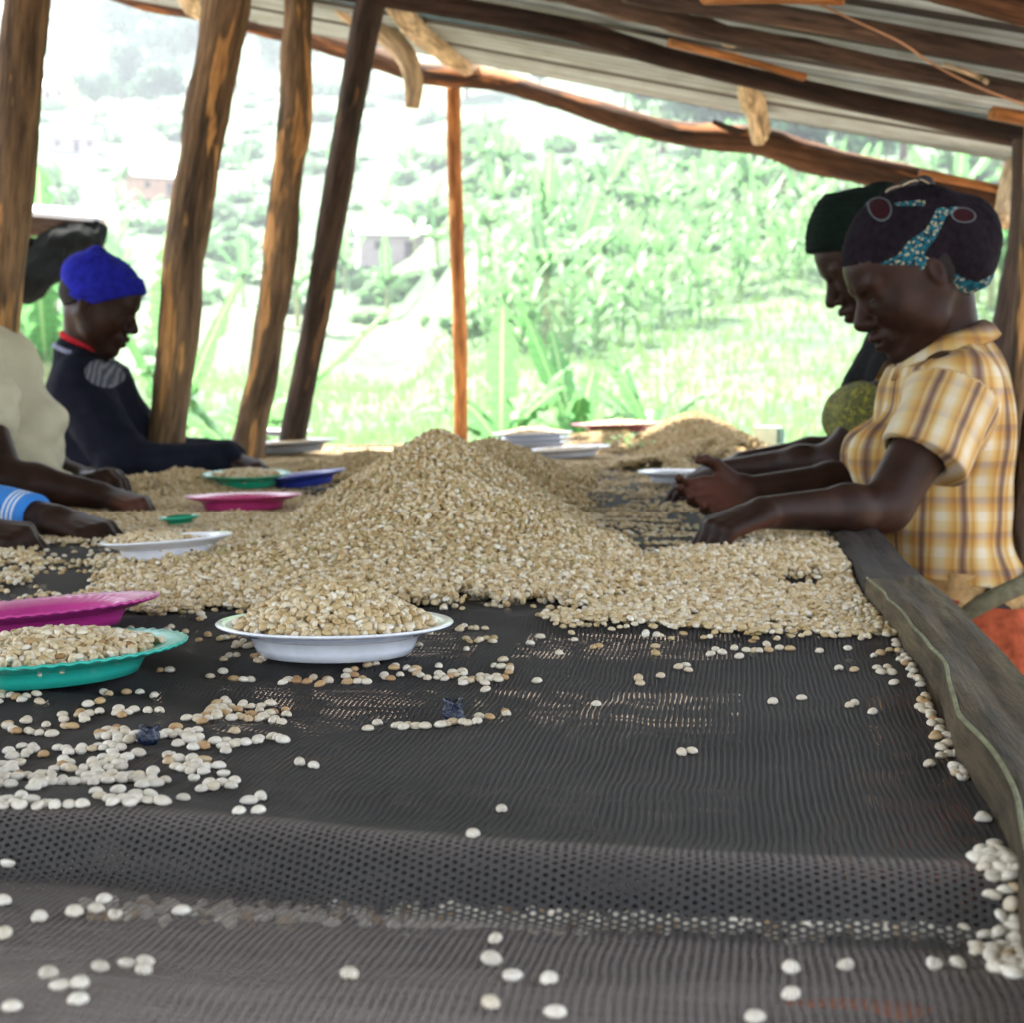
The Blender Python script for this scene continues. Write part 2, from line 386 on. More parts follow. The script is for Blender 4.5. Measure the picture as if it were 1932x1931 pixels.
# bushes and trees
def crown_mesh(name, n, rad, leafsz, mat, seed, squash=0.8):
    g = np.random.default_rng(seed)
    ncl = 11; cc = g.normal(size=(ncl, 3)); cc /= np.linalg.norm(cc, axis=1)[:, None]; cc *= g.uniform(0.25, 0.75, (ncl, 1)) * rad; cc[:, 2] = cc[:, 2] * squash
    cr = g.uniform(0.28, 0.5, ncl) * rad
    cc[:, 0] *= 1.5; w = g.integers(0, ncl, n); d = g.normal(size=(n, 3)); d /= np.linalg.norm(d, axis=1)[:, None]
    c = cc[w] + d * (cr[w] * g.uniform(0.6, 1.05, n))[:, None]
    a = g.normal(size=(n, 3)); a /= np.linalg.norm(a, axis=1)[:, None]; b2 = np.cross(a, d + 0.3 * g.normal(size=(n, 3))); b2 /= np.linalg.norm(b2, axis=1)[:, None]
    sz = leafsz * g.uniform(0.6, 1.4, (n, 1))
    V = np.stack([c - a * sz, c + b2 * sz * 0.5, c + a * sz, c - b2 * sz * 0.5], 1).reshape(-1, 3)
    F = np.arange(4 * n).reshape(-1, 4); me = mesh_np(name, V, F, False); me.materials.append(mat); return me
crowns = [crown_mesh('crown', 1700, 3.0, 0.3, M['tree'], 5 + k) for k in range(3)]
Vt, Ft, _g = tube([(0, 0, -0.5), (0.1, 0, 2), (0, 0.1, 4.4)], [0.28, 0.2, 0.12], seg=8, sub=2); trunk_me = mesh_np('trunk', Vt, Ft); trunk_me.materials.append(M['trunk'])
def tree(p, sc, lab, grp, k):
    t = empty('broadleaf_tree', p, (0, 0, k * 1.7)); t.scale = (sc, sc, sc * 1.1); tag(t, lab, 'tree', grp)
    for nm, me, z in (('trunk', trunk_me, 0), ('crown', crowns[k % 3], 4.6)):
        o = bpy.data.objects.new(nm, me); col.objects.link(o); o.parent = t; o.location = (0, 0, z)
kk = 0
for px, py, sc in [(110, 90, 2.2), (150, 60, 2.4), (210, 130, 2.0), (260, 160, 2.2), (300, 120, 2.0), (240, 95, 2.4), (330, 170, 1.9), (60, 40, 2.6), (180, 230, 1.0), (300, 235, 1.2), (230, 215, 1.3),
                   (420, 160, 1.6), (520, 170, 1.5), (600, 150, 1.7), (350, 100, 2.0), (470, 130, 1.9), (560, 110, 2.0), (700, 180, 1.4)]:
    tree(T_hit(px, py), sc, 'hazy tree %s on the far hillside, %s' % ('highest' if py < 110 else 'high' if py < 175 else 'lower', where(px)), 'trees on the left-hand hillside', kk); kk += 1
for px, py, sc in [(880, 190, 1.5), (940, 175, 1.4), (1020, 200, 1.3), (1180, 240, 1.3), (1250, 290, 1.2), (1330, 330, 1.3), (1480, 390, 0.9), (1600, 380, 1.0), (1700, 360, 1.2), (1800, 340, 1.2), (1900, 330, 1.2), (1420, 330, 1.2), (1550, 330, 1.2)]:
    tree(T_hit(px, py), sc, 'dark leafy tree up the slope behind the bananas, ' + where(px), 'trees behind the banana grove', kk); kk += 1
bushes = [crown_mesh('bush', 420, 0.95, 0.26, M['bush'], 50 + k, 0.45) for k in range(3)]
for k in range(260):
    if k % 2: px, py = r.uniform(-40, 860), r.uniform(150, 640)
    else: px, py = r.uniform(860, 1950), r.uniform(250, 660)
    if py > 500 and px > 1050: py = r.uniform(250, 440)
    p = T_hit(px, py); dd = p[1]
    o = obj('bush', bushes[k % 3], None, None, p + np.array([0, 0, 0.3])); o.rotation_euler = (0, 0, r.uniform(0, 6)); s_ = (0.5 + 1.1 * r.random() ** 2) * (0.35 + dd / 140); o.scale = (s_ * r.uniform(.8, 1.5), s_ * r.uniform(.8, 1.5), s_ * r.uniform(.8, 1.4))
    tag(o, 'green bush %s on the slope, %s' % ('low' if py > 480 else 'halfway up' if py > 310 else 'high', where(px)), 'bush', 'bushes scattered over the hillside')
# grass
g = np.random.default_rng(9); n = 26000
gy = 9 + 50 * g.random(n) ** 1.6; gx = (g.random(n) * 1.0 - 0.45) * gy; gz = terrain(gx, gy)
hh = g.uniform(0.06, 0.22, n) * (1 + gy / 50); an = g.uniform(0, 6.28, n); w = 0.012 + gy * 0.0009
c0 = np.stack([gx, gy, gz - 0.01], -1); dx = np.stack([np.cos(an) * w, np.sin(an) * w, 0 * w], -1)
tipv = c0 + np.stack([g.normal(size=n) * 0.05, g.normal(size=n) * 0.05, hh], -1)
V = np.stack([c0 - dx, c0 + dx, tipv], 1).reshape(-1, 3)
gr = obj('grass', mesh_np('grass', V, np.arange(3 * n).reshape(-1, 3), False), M['grass']); tag(gr, 'short pale grass of the field between the shed and the slope', 'grass', None, 'stuff')

# ------------------------------------------------------------------ houses on the slope
M['tin'] = simple('tin_roof', (0.62, 0.62, 0.6), 0.5, 0.4, 0.15, 2)
M['brick_wall'] = simple('mud_brick_wall', (0.36, 0.2, 0.14), 0.9, var=0.2, scale=4)
M['mud_wall'] = simple('grey_mud_wall', (0.3, 0.24, 0.25), 0.9, var=0.2, scale=4)
M['opening'] = simple('dark_opening', (0.06, 0.045, 0.04), 0.8)
def house(px, py, wpx, rot, wall, lab):
    p = T_hit(px, py); w = wpx / FPX * p[1]; d = w * 0.6; h = w * 0.3
    t = empty('house', p, (0, 0, rot)); tag(t, lab, 'house', None)
    def part(nm, V, F, m):
        o = bpy.data.objects.new(nm, mesh_np(nm, V, F, False)); o.data.materials.append(m); col.objects.link(o); o.parent = t; return o
    V, F, _ = box((0, 0, h / 2 - 0.5), (w, d, h + 1)); part('wall', V, F, wall)
    e = 0.35; hr = w * 0.2
    V = np.array([(-w / 2 - e, -d / 2 - e, h - 0.1), (w / 2 + e, -d / 2 - e, h - 0.1), (w / 2 + e, 0, h + hr), (-w / 2 - e, 0, h + hr), (-w / 2 - e, d / 2 + e, h - 0.1), (w / 2 + e, d / 2 + e, h - 0.1)])
    V2 = V + np.array([0, 0, 0.12]); V = np.concatenate([V, V2])
    part('roof', V, [[6, 7, 8, 9], [9, 8, 11, 10], [0, 3, 2, 1], [3, 4, 5, 2], [0, 1, 7, 6], [4, 10, 11, 5], [0, 6, 9, 3], [3, 9, 10, 4], [1, 2, 8, 7], [2, 5, 11, 8]], M['tin'])
    for sx in (-1, 1):
        part('gable', [(sx * w / 2, -d / 2, h), (sx * w / 2, d / 2, h), (sx * w / 2, 0, h + hr - 0.05), (sx * (w / 2 - 0.15), -d / 2, h), (sx * (w / 2 - 0.15), d / 2, h), (sx * (w / 2 - 0.15), 0, h + hr - 0.05)], [[0, 1, 2], [5, 4, 3], [0, 3, 4, 1], [1, 4, 5, 2], [2, 5, 3, 0]], wall)
    V, F, _ = box((w * 0.1, -d / 2 - 0.02, h * 0.36), (w * 0.1, 0.08, h * 0.72)); part('door', V, F, M['opening'])
    for sx in (-0.28, 0.36):
        V, F, _ = box((w * sx, -d / 2 - 0.02, h * 0.55), (w * 0.09, 0.08, h * 0.3)); part('window', V, F, M['opening'])
house(748, 492, 150, 0.25, M['mud_wall'], 'house with pale tin roof and greyish walls left of the middle post')
house(300, 372, 110, 0.5, M['brick_wall'], 'pinkish brick house seen between the first two posts, left of the second')
house(140, 290, 90, 0.1, M['mud_wall'], 'small tin-roofed house in the far upper left above the brick house')
house(95, 198, 90, -0.2, M['brick_wall'], 'highest small house beside the leftmost post')

# ------------------------------------------------------------------ haze over the valley
V, F, _ = box((0, 300, 118), (1500, 760, 240)); hz = obj('haze', mesh_np('haze', V, F, False)); tag(hz, 'pale humid air over the valley, bluish with distance', 'haze', None, 'stuff')
hm = bpy.data.materials.new('haze'); hm.use_nodes = True; hn = hm.node_tree; hn.nodes.remove(hn.nodes['Principled BSDF'])
pv = hn.nodes.new('ShaderNodeVolumePrincipled'); pv.inputs['Color'].default_value = (0.86, 0.92, 1.0, 1); pv.inputs['Density'].default_value = 0.0009; pv.inputs['Anisotropy'].default_value = 0.3
hn.links.new(pv.outputs[0], hn.nodes['Material Output'].inputs['Volume']); hz.data.materials.append(hm)
# ------------------------------------------------------------------ shed roof: plane falling to the right (s), sheets' ribs run down the fall
def roof_z(s): return 1.905 + 0.203 * (0.938 - np.asarray(s, float))
def R_hit(px, py, off):
    r = ray(px, py)
    for Y in np.arange(1.0, 12, 0.005):
        p = CAM + r * (Y / r[1]); s, t = to_st(p)
        if p[2] >= roof_z(s) + off: return p
    return p
m_, nt, b = new_mat('corrugated_zinc')
oc = attr(nt, 'grain').outputs['Vector']
n1 = noise(nt, 1.0, 5, mapping(nt, oc, (1.2, 9, 1))); n2 = noise(nt, 7, 5, oc)
r1 = ramp(nt, [(0.3, (0.37, 0.45, 0.47)), (0.6, (0.56, 0.68, 0.71))]); nt.links.new(n1.outputs[0], r1.inputs[0])
r2 = ramp(nt, [(0.35, (0.75, 0.7, 0.62)), (0.55, (1.1, 1.1, 1.1))]); nt.links.new(n2.outputs[0], r2.inputs[0])
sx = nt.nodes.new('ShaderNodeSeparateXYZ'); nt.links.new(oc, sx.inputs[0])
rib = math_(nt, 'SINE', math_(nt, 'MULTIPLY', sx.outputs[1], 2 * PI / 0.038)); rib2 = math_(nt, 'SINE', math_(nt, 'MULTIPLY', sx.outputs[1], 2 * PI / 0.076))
gr_ = ramp(nt, [(0.0, (.25, .25, .24)), (.25, (.8, .8, .78)), (.5, (1, 1, 1))]); nt.links.new(math_(nt, 'ADD', math_(nt, 'MULTIPLY', rib2, .5), .5), gr_.inputs[0])  # corrugation shading painted in as dark bands along the ribs
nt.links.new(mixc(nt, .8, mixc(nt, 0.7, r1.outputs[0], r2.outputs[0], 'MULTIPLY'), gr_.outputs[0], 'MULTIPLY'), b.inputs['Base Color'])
lap = math_(nt, 'ABSOLUTE', math_(nt, 'SUBTRACT', math_(nt, 'FRACT', math_(nt, 'ADD', math_(nt, 'DIVIDE', math_(nt, 'SUBTRACT', sx.outputs[1], 5.59), .38), 20.5)), .5)); lk = b.inputs['Base Color'].links[0].from_socket
nt.links.new(mixc(nt, math_(nt, 'LESS_THAN', lap, .035), lk, (.05, .048, .042)), b.inputs['Base Color'])
b.inputs['Metallic'].default_value = 0.0; b.inputs['Roughness'].default_value = 0.5
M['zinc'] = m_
roof = empty('shed_roof', tuple(from_st(0, 3, roof_z(0)))); tag(roof, 'corrugated metal shed roof sloping down to the right above the table', 'roof')
NT = 11; t_edge = 5.59; wsheet = 0.76
for k in range(NT):
    t1 = t_edge - k * wsheet; t0 = t1 - wsheet - 0.05
    tt = np.linspace(t0, t1, 81)
    for h, (s0, s1) in enumerate([(-1.7, 0.96 + 0.03 * math.sin(k * 2.3)), (-4.4, -1.62)]):
        ss = np.linspace(s0, s1, 12)
        S, T = np.meshgrid(ss, tt, indexing='ij')
        z = roof_z(S) + 0.010 * np.sin(T / 0.076 * 2 * PI) + 0.012 * (T - t0) / (t1 - t0) + 0.004 * h + 0.006 * vnoise(S * 0.8, T * 1.5 + k)
        V = from_st(S, T, 0); V[..., 2] = z; V = V.reshape(-1, 3)
        F = grid_faces(12, 81)
        V2 = V + np.array([0, 0, 0.0012]); N = len(V)
        me = mesh_np('roof_sheet', np.concatenate([V, V2]), np.concatenate([F, F[:, ::-1] + N]))
        gr = np.stack([S, T, S * 0 + k * 3.7], -1).reshape(-1, 3); vattr(me, 'grain', np.concatenate([gr, gr]))
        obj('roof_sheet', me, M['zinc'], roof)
def rafter(a, b_, rad, mat, lab, off=-0.05, mids=(), **kw):
    pts = [R_hit(*a, off)] + [R_hit(*m, off) for m in mids] + [R_hit(*b_, off)]
    pts = np.array(pts)
    pts = np.concatenate([[pts[0] - (pts[1] - pts[0]) * kw.pop('ext', 0.5)], pts, [pts[-1] + (pts[-1] - pts[-2]) * kw.pop('ext2', 0.25)]])
    o = pole('rafter', pts, rad, mat, **kw); tag(o, lab, 'roof pole', None); return o
rafter((745, -2), (1932, 261), 0.029, M['beam_dark'], 'dark straight rafter, second from the open far end of the roof', -0.048, [(1060, 52), (1340, 129)], seed=1)
rafter((1065, -12), (1932, 178), 0.024, M['beam_grey'], 'rough bark rafter just below the string, middle of the roof', -0.048, [(1216, 25), (1332, 53), (1518, 94)], seed=2, knots=.25, ripple=.3)
rafter((1290, 2), (1932, 114), 0.026, M['beam_grey'], 'greyish rafter above the string in the upper right', -0.048, [(1518, 38)], seed=3, knots=.15, ripple=.12)
rafter((1700, -40), (1932, 20), 0.030, M['beam'], 'reddish rafter in the top right corner', -0.05, [], seed=4, ext=2.0, ext2=1)
# orange battens lying along the rafters
def batten(a, b_, rad, off, lab):
    pa, pb = R_hit(*a, off), R_hit(*b_, off); o = pole('batten', [pa, (pa + pb) / 2 + np.array([0, 0, 0.003]), pb], rad, M['orange_wood'], seed=int(a[0]), knots=.12, flat=0.6); tag(o, lab, 'roof pole')
batten((1262, 80), (1518, 146), 0.016, -0.09, 'short orange split pole lying along the dark rafter near the spotted purlin')
batten((1872, 212), (2060, 255), 0.028, -0.10, 'sawn orange pole end above the dark rafter at the right edge')
batten((1330, -2), (1585, -2), 0.02, -0.09, 'orange pole piece at the top edge beside the string')
# purlins: pale poles running away from the camera
def Yp(px, py, Y): return W(px, py, Y)
o = pole('purlin', [Yp(700, -120, 4.0), Yp(760, 25, 4.75), Yp(830, 92, 5.35), Yp(905, 137, 5.9)], 0.035, M['pale_wood'], seed=5, knots=.12); tag(o, 'smooth pale peeled purlin slanting to the top of the middle post', 'roof pole')
o = pole('purlin', [Yp(560, -150, 4.6), Yp(640, 0, 5.1), Yp(712, 50, 5.2), Yp(762, 100, 5.2), Yp(780, 150, 5.2), Yp(778, 203, 5.2)], [0.04, 0.042, 0.036, 0.034, 0.03, 0.024], M['pale_wood'], seed=6, knots=.15); tag(o, 'bent pale branch hanging down behind the fourth leaning post', 'roof pole')
o = pole('purlin', [Yp(1320, -40, 3.9), Yp(1395, 90, 4.55), Yp(1418, 175, 5.0), Yp(1436, 255, 5.35)], 0.036, M['spotted_wood'], seed=7, knots=.3, ripple=.15); tag(o, 'pale spotted purlin with knots meeting the crooked tie beam', 'roof pole')
o = pole('purlin', [Yp(330, -60, 5.0), Yp(365, 8, 5.6), Yp(400, 20, 5.9)], 0.04, M['pale_wood'], seed=8); tag(o, 'pale log end poking down at the top edge left of the second post', 'roof pole')
o = pole('purlin', [Yp(1925, 300, 5.35), Yp(1912, 350, 5.3), Yp(1898, 412, 5.2)], [0.05, 0.06, 0.04], M['pale_wood'], seed=9, knots=.3); tag(o, 'stubby pale forked branch at the low right corner of the roof', 'roof pole')
# crooked tie beam at the far end
o = pole('tie_beam', [Yp(90, -65, 5.95), Yp(240, -8, 5.95), Yp(470, 40, 5.9), Yp(690, 103, 5.85), Yp(800, 140, 5.8), Yp(930, 152, 5.75), Yp(1060, 190, 5.7), Yp(1250, 246, 5.6), Yp(1420, 266, 5.55), Yp(1560, 305, 5.5), Yp(1730, 342, 5.45), Yp(1900, 380, 5.4), Yp(2050, 400, 5.35)],
         [.035, .036, .037, .038, .04, .037, .036, .042, .05, .052, .048, .045, .045], M['beam'], seed=11, knots=.15); tag(o, 'long crooked brown tie beam crossing the view on top of the middle post', 'roof pole')
o = pole('branch_stub', [Yp(1345, 230, 5.5), Yp(1400, 250, 5.52), Yp(1470, 262, 5.55)], [0.008, 0.014, 0.02], M['post_dark'], seed=12); tag(o, 'thin dark broken twig lying on the crooked tie beam', 'branch')
o = pole('plank_strip', [Yp(1735, 326, 5.35), Yp(1815, 342, 5.33), Yp(1892, 358, 5.3)], 0.028, M['orange_wood'], seed=13, flat=0.5); tag(o, 'orange split board lying over the right end of the crooked tie beam', 'roof pole')
# hanging string
m_string = simple('string_fibre', (0.4, 0.22, 0.12), 0.8)
o = pole('string', [R_hit(1515, -6, -0.06), R_hit(1625, 45, -0.1), R_hit(1700, 80, -0.1), R_hit(1755, 118, -0.07), R_hit(1835, 160, -0.08), R_hit(1932, 197, -0.09), R_hit(2000, 215, -0.06)], 0.0032, m_string, seed=14, seg=6, knots=.2); tag(o, 'thin reddish string looped across the rafters in the upper right', 'string')
tw = pole('frayed_fibre', [R_hit(1780, 122, -0.07), R_hit(1810, 132, -0.085), R_hit(1850, 148, -0.075), R_hit(1862, 156, -0.09)], 0.006, M['pale_wood'], seed=15, seg=6, knots=.5); tag(tw, 'tuft of pale bark fibre caught where the string crosses the bark rafter', 'fibre')

# posts
def post(pts, rad, mat, lab, seed, grp=None, **kw):
    pts = np.array(pts); b0 = pts[0]
    d = pts[0] - pts[1]; g_ = b0 + d * (b0[2] + 0.15) / max(1e-3, -d[2])
    pts = np.concatenate([[g_], pts]); rad = [rad[0]] + list(rad)
    o = pole('post', pts, rad, mat, seed=seed, step=0.03, **kw); tag(o, lab, 'post', grp); return o
post([Yp(-25, 900, 3.5), Yp(5, 600, 3.5), Yp(18, 430, 3.5), Yp(33, 200, 3.5), Yp(52, 0, 3.5), Yp(66, -140, 3.5)], [.035, .036, .042, .050, .047, .045], M['post'], 'leftmost leaning post with a long peeled orange strip', 21, knots=.14)
post([Yp(312, 830, 4.45), Yp(335, 640, 4.45), Yp(352, 450, 4.45), Yp(383, 250, 4.45), Yp(422, 40, 4.45), Yp(438, -60, 4.45)], [.052, .055, .058, .058, .062, .060], M['post'], 'thickest leaning post, second from the left, with a peeled patch', 22, knots=.12)
post([Yp(470, 835, 5.0), Yp(505, 640, 5.0), Yp(532, 440, 5.0), Yp(548, 300, 5.0), Yp(556, 240, 5.0), Yp(562, 50, 5.0), Yp(565, -50, 5.0)], [.05, .050, .047, .046, .054, .042, .042], M['post'], 'knotty post with a bulge, third from the left', 23, knots=.2)
Yt = float(R_hit(703, 0, -0.06)[1]); post([Yp(552, 825, 5.35), Yp(588, 640, 5.35 + (Yt - 5.35) * .22), Yp(622, 440, 5.35 + (Yt - 5.35) * .46), Yp(655, 240, 5.35 + (Yt - 5.35) * .7), Yp(688, 60, 5.35 + (Yt - 5.35) * .93), Yp(702, 0, Yt), Yp(706, -14, Yt)], [.043, .043, .042, .041, .042, .042, .04], M['post_dark'], 'darkest slim leaning post, fourth from the left', 24, knots=.12)
post([Yp(870, 835, 5.95), Yp(868, 640, 5.95), Yp(862, 450, 5.95), Yp(858, 300, 5.9), Yp(855, 165, 5.85)], [.026, .027, .027, .027, .026], M['orange_wood'], 'slim orange-brown upright post in the middle under the tie beam', 25, knots=.08)
post([Yp(1893, 1260, 3.35), Yp(1903, 1050, 3.35), Yp(1922, 850, 3.35), Yp(1940, 690, 3.35), Yp(1960, 400, 3.35), Yp(1972, 130, 3.35)], [.042, .042, .04, .038, .036, .036], M['post'], 'leaning post at the right edge behind the plaid shirt', 26, knots=.12)
post([Yp(1850, 900, 4.3), Yp(1895, 690, 4.3), Yp(1925, 520, 4.3), Yp(1938, 400, 4.3), Yp(1940, 262, 4.3)], [.05, .05, .046, .042, .042], M['post_dark'], 'dark post between the patterned head wrap and the right edge', 27, knots=.14)
post([Yp(1950, 1150, 2.75), Yp(1942, 985, 2.75), Yp(1952, 850, 2.75), Yp(1990, 600, 2.75), Yp(2040, 20, 2.75)], [.025, .03, .024, .025, .025], M['post_dark'], 'smooth brown pole cut by the right edge of the picture', 28, knots=.3)
# shed posts beyond the frame that carry the roof
for s, t in ((-3.6, 2.0), (-3.9, 5.2), (0.8, -1.2), (-3.6, -1.6)):
    p0 = from_st(s, t, 0.0); p1 = from_st(s, t, float(roof_z(s)) - 0.03)
    o = pole('post', [p0 - [0, 0, .15], (p0 + p1) / 2, p1], 0.05, M['post'], seed=int(s * 7 + t * 3)); tag(o, 'shed post standing outside the photograph', 'post', 'shed posts beyond the frame')

# low neighbouring shade with a dark net, far left
M['black_net_solid'] = simple('dark_cloth', (0.006, 0.007, 0.006), 0.9, spec=0.1, var=0.5, scale=25, bmp=0.6, bdist=0.01)
M['old_board'] = wood_mat('old_board', (0.05, 0.035, 0.03), (0.12, 0.08, 0.06), (0.2, 0.15, 0.12), 0.66)
st = empty('shade_shelter', tuple(W(60, 470, 7.4) * np.array([1, 1, 0])), (0, 0, 0)); tag(st, 'low neighbouring shelter with a board roof and hanging dark net behind the boy', 'shelter')
def slab(P4, th, nm, mat, par):
    P = np.array(P4); n = np.cross(P[1] - P[0], P[3] - P[0]); n /= np.linalg.norm(n); n = n if n[2] > 0 else -n
    V = np.concatenate([P, P + n * th]); F = [[3, 2, 1, 0], [4, 5, 6, 7], [0, 1, 5, 4], [1, 2, 6, 5], [2, 3, 7, 6], [3, 0, 4, 7]]
    me = mesh_np(nm, V, F, False); vattr(me, 'grain', V); return obj(nm, me, mat, par)
slab([W(-260, 380, 6.6), W(196, 420, 6.9), W(192, 404, 8.6), W(-200, 372, 8.4)], 0.02, 'roof_board', M['tin'], st)
for i_, (a0, a1, h) in enumerate([((-260, 398), (194, 424), 0.028), ((-260, 430), (170, 436), 0.03)]):
    pole('crossbeam', [W(a0[0], a0[1], 6.75 + i_ * .4), W(a1[0], a1[1], 6.95 + i_ * .4)], h, M['old_board'], st, seed=30 + i_)
pole('corner_pole', [W(176, 1170, 8.3), W(190, 412, 8.3)], 0.022, M['orange_wood'], st, seed=33)
pole('corner_pole', [W(150, 1165, 8.4), W(160, 430, 8.4)], 0.022, M['orange_wood'], st, seed=34)
# sagging bundle of net
V, F, g_ = tube([W(-200, 545, 6.8), W(-40, 540, 6.8), W(60, 515, 6.8), W(120, 470, 6.85), W(175, 445, 6.9), W(192, 420, 6.9)], [.1, .085, .075, .08, .065, .03], seg=28, sub=10, knots=.5, ripple=.35, seed=31)
obj('net_bundle', mesh_np('net_bundle', V, F), M['black_net_solid'], st)
V, F, g_ = tube([W(-200, 450, 7.0), W(-30, 458, 7.0), W(80, 458, 7.0), W(180, 440, 7.0)], [.035, .03, .032, .03], seg=16, sub=10, knots=.6, ripple=.4, seed=32)
obj('net_bundle', mesh_np('net_bundle', V, F), M['black_net_solid'], st)

# ------------------------------------------------------------------ the drying table
SL, SR = -1.609, 0.1617; T0, T1 = 0.30, 5.62; TZ = 0.95
_lines = {}
def line_t(pts):
    P = np.array([G(*p) for p in pts]); s, t = to_st(P); o_ = np.argsort(s); return s[o_], t[o_]
ridge = line_t([(-300, 1575), (0, 1578), (230, 1580), (500, 1602), (700, 1625), (1000, 1652), (1400, 1676), (1932, 1702), (2200, 1712)])
crest = line_t([(-200, 1185), (200, 1185), (420, 1175), (830, 1160), (1100, 1192), (1450, 1208), (1700, 1216)])
low2 = line_t([(-200, 1880), (0, 1888), (600, 1875), (1200, 1862), (1932, 1850), (2300, 1845)])
def net_z(s, t):
    s = np.asarray(s, float); t = np.asarray(t, float)
    dt = t - np.interp(s, *ridge)
    z = 0.017 * np.where(dt > 0, np.exp(-(dt / 0.075) ** 1.3 * 1.0), np.where(dt > -0.05, np.cos(np.clip(-dt / 0.05, 0, 1) * PI) * 0.9 + 0.1, -0.8 * np.exp(-np.clip(-dt - 0.05, 0, 9) / 0.09)))
    dc = t - np.interp(s, *crest)
    z = z + 0.010 * np.where(dc > 0, np.exp(-dc / 0.10), np.exp(-(dc / 0.028) ** 2)) * np.clip((s + 1.4) / 0.5, 0.3, 1)
    dl = t - np.interp(s, *low2); z = z + 0.006 * np.exp(-(dl / 0.03) ** 2)
    # ripples on the left, shallow pocket behind the blue knot
    wl_ = np.clip((0.0 - s) / 0.5, 0, 1) * np.clip((t - 0.8) / 0.15, 0, 1) * np.clip((1.75 - t) / 0.3, 0, 1)
    z = z + wl_ * 0.0055 * np.sin((t * 1.0 + s * 0.55) * 36 + 3.5 * vnoise(s * 4, t * 4)) * (0.4 + 0.6 * np.abs(vnoise(s * 3 + 9, t * 3)))
    z = z + 0.0025 * vnoise(s * 3, t * 9 + 5) + 0.0012 * vnoise(s * 12, t * 14)
    kx = to_st(G(790, 1350)); z = z - 0.007 * np.exp(-(((s - kx[0]) / 0.05) ** 2 + ((t - kx[1]) / 0.028) ** 2))
    return TZ + z
ss = np.linspace(SL, SR + 0.0, 360)
tt = np.concatenate([np.arange(T0, 1.8, 0.0055), np.arange(1.8, T1, 0.02), [T1]])
S, T = np.meshgrid(ss, tt, indexing='ij'); V = from_st(S, T, 0); V[..., 2] = net_z(S, T)
def net_mat(nm, HOLE):
  m_, nt, b = new_mat(nm)
  fold_tone = attr(nt, 'fold_tone').outputs['Fac']
  a = attr(nt, 'cell').outputs['Vector']
  nd = noise(nt, 9, 3, a); nd2 = noise(nt, 40, 2, a)
  sx = nt.nodes.new('ShaderNodeSeparateXYZ'); nt.links.new(a, sx.inputs[0])
  wob = math_(nt, 'MULTIPLY', math_(nt, 'SUBTRACT', nd.outputs[0], 0.5), 0.012)
  wob2 = math_(nt, 'MULTIPLY', math_(nt, 'SUBTRACT', nd2.outputs[0], 0.5), 0.004)
  u = math_(nt, 'DIVIDE', math_(nt, 'ADD', sx.outputs[0], wob), 0.0046)
  v = math_(nt, 'DIVIDE', math_(nt, 'ADD', sx.outputs[1], wob2), 0.0038)
  half_ = math_(nt, 'MULTIPLY', math_(nt, 'MODULO', math_(nt, 'FLOOR', u), 2.0), 0.5)
  fu = math_(nt, 'ABSOLUTE', math_(nt, 'SUBTRACT', math_(nt, 'FRACT', u), 0.5))
  fv = math_(nt, 'ABSOLUTE', math_(nt, 'SUBTRACT', math_(nt, 'FRACT', math_(nt, 'ADD', v, half_)), 0.5))
  hole = math_(nt, 'MULTIPLY', math_(nt, 'LESS_THAN', fu, math_(nt, 'ADD', HOLE[0], math_(nt, 'MULTIPLY', fold_tone, .04))), math_(nt, 'LESS_THAN', math_(nt, 'ADD', fv, math_(nt, 'MULTIPLY', fu, 0.55)), math_(nt, 'ADD', math_(nt, 'ADD', HOLE[1] - .07, math_(nt, 'MULTIPLY', noise(nt, 70, 3, a, .7).outputs[0], .14)), math_(nt, 'MULTIPLY', fold_tone, .09))))
  r1 = ramp(nt, [(0.3, (0.044, 0.0415, 0.041)), (0.7, (0.078, 0.074, 0.072))]); nbig = noise(nt, 3.5, 5, a); nt.links.new(nbig.outputs[0], r1.inputs[0])
  dust = ramp(nt, [(0.60, (0, 0, 0)), (0.8, (0.5, 0.5, 0.5))]); nt.links.new(noise(nt, 14, 6, a, 0.7).outputs[0], dust.inputs[0])
  nt.links.new(mixc(nt, fold_tone, mixc(nt, dust.outputs[0], r1.outputs[0], (0.12, 0.105, 0.09)), (0.20, 0.175, 0.165)), b.inputs['Base Color'])
  b.inputs['Roughness'].default_value = 0.8; b.inputs['Specular IOR Level'].default_value = 0.08
  hgt = math_(nt, 'SUBTRACT', 1.0, math_(nt, 'MAXIMUM', math_(nt, 'MULTIPLY', fu, 2.0), fv)); bump(nt, b, hgt, 0.35, 0.0006)
  tr = nt.nodes.new('ShaderNodeBsdfTransparent'); ms = nt.nodes.new('ShaderNodeMixShader')
  nt.links.new(hole, ms.inputs[0]); nt.links.new(b.outputs[0], ms.inputs[1]); nt.links.new(tr.outputs[0], ms.inputs[2]); nt.links.new(ms.outputs[0], nt.nodes['Material Output'].inputs[0])
  return m_
M['net'] = net_mat('black_shade_net', (0.33, 0.30)); M['net_dense'] = net_mat('added_dense_net', (0.19, 0.12))
table = empty('drying_table', tuple(from_st(-0.7, 3, 0))); tag(table, 'long raised drying table covered by black shade net', 'table')
me = mesh_np('net_cloth', V.reshape(-1, 3), grid_faces(len(ss), len(tt))); vattr(me, 'cell', np.stack([S, T, S * 0], -1).reshape(-1, 3))
dR = T - np.interp(S, *ridge); vattr(me, 'fold_tone', (np.clip((-dR - .044) / .016, 0, 1) + .9 * np.exp(-((dR - .004) / .013) ** 2)) * (.8 + .3 * vnoise(S * 6, T * 14)), 'FLOAT')  # paler, wider-holed net ahead of the fold and along its crest
obj('net_cloth', me, M['net'], table)
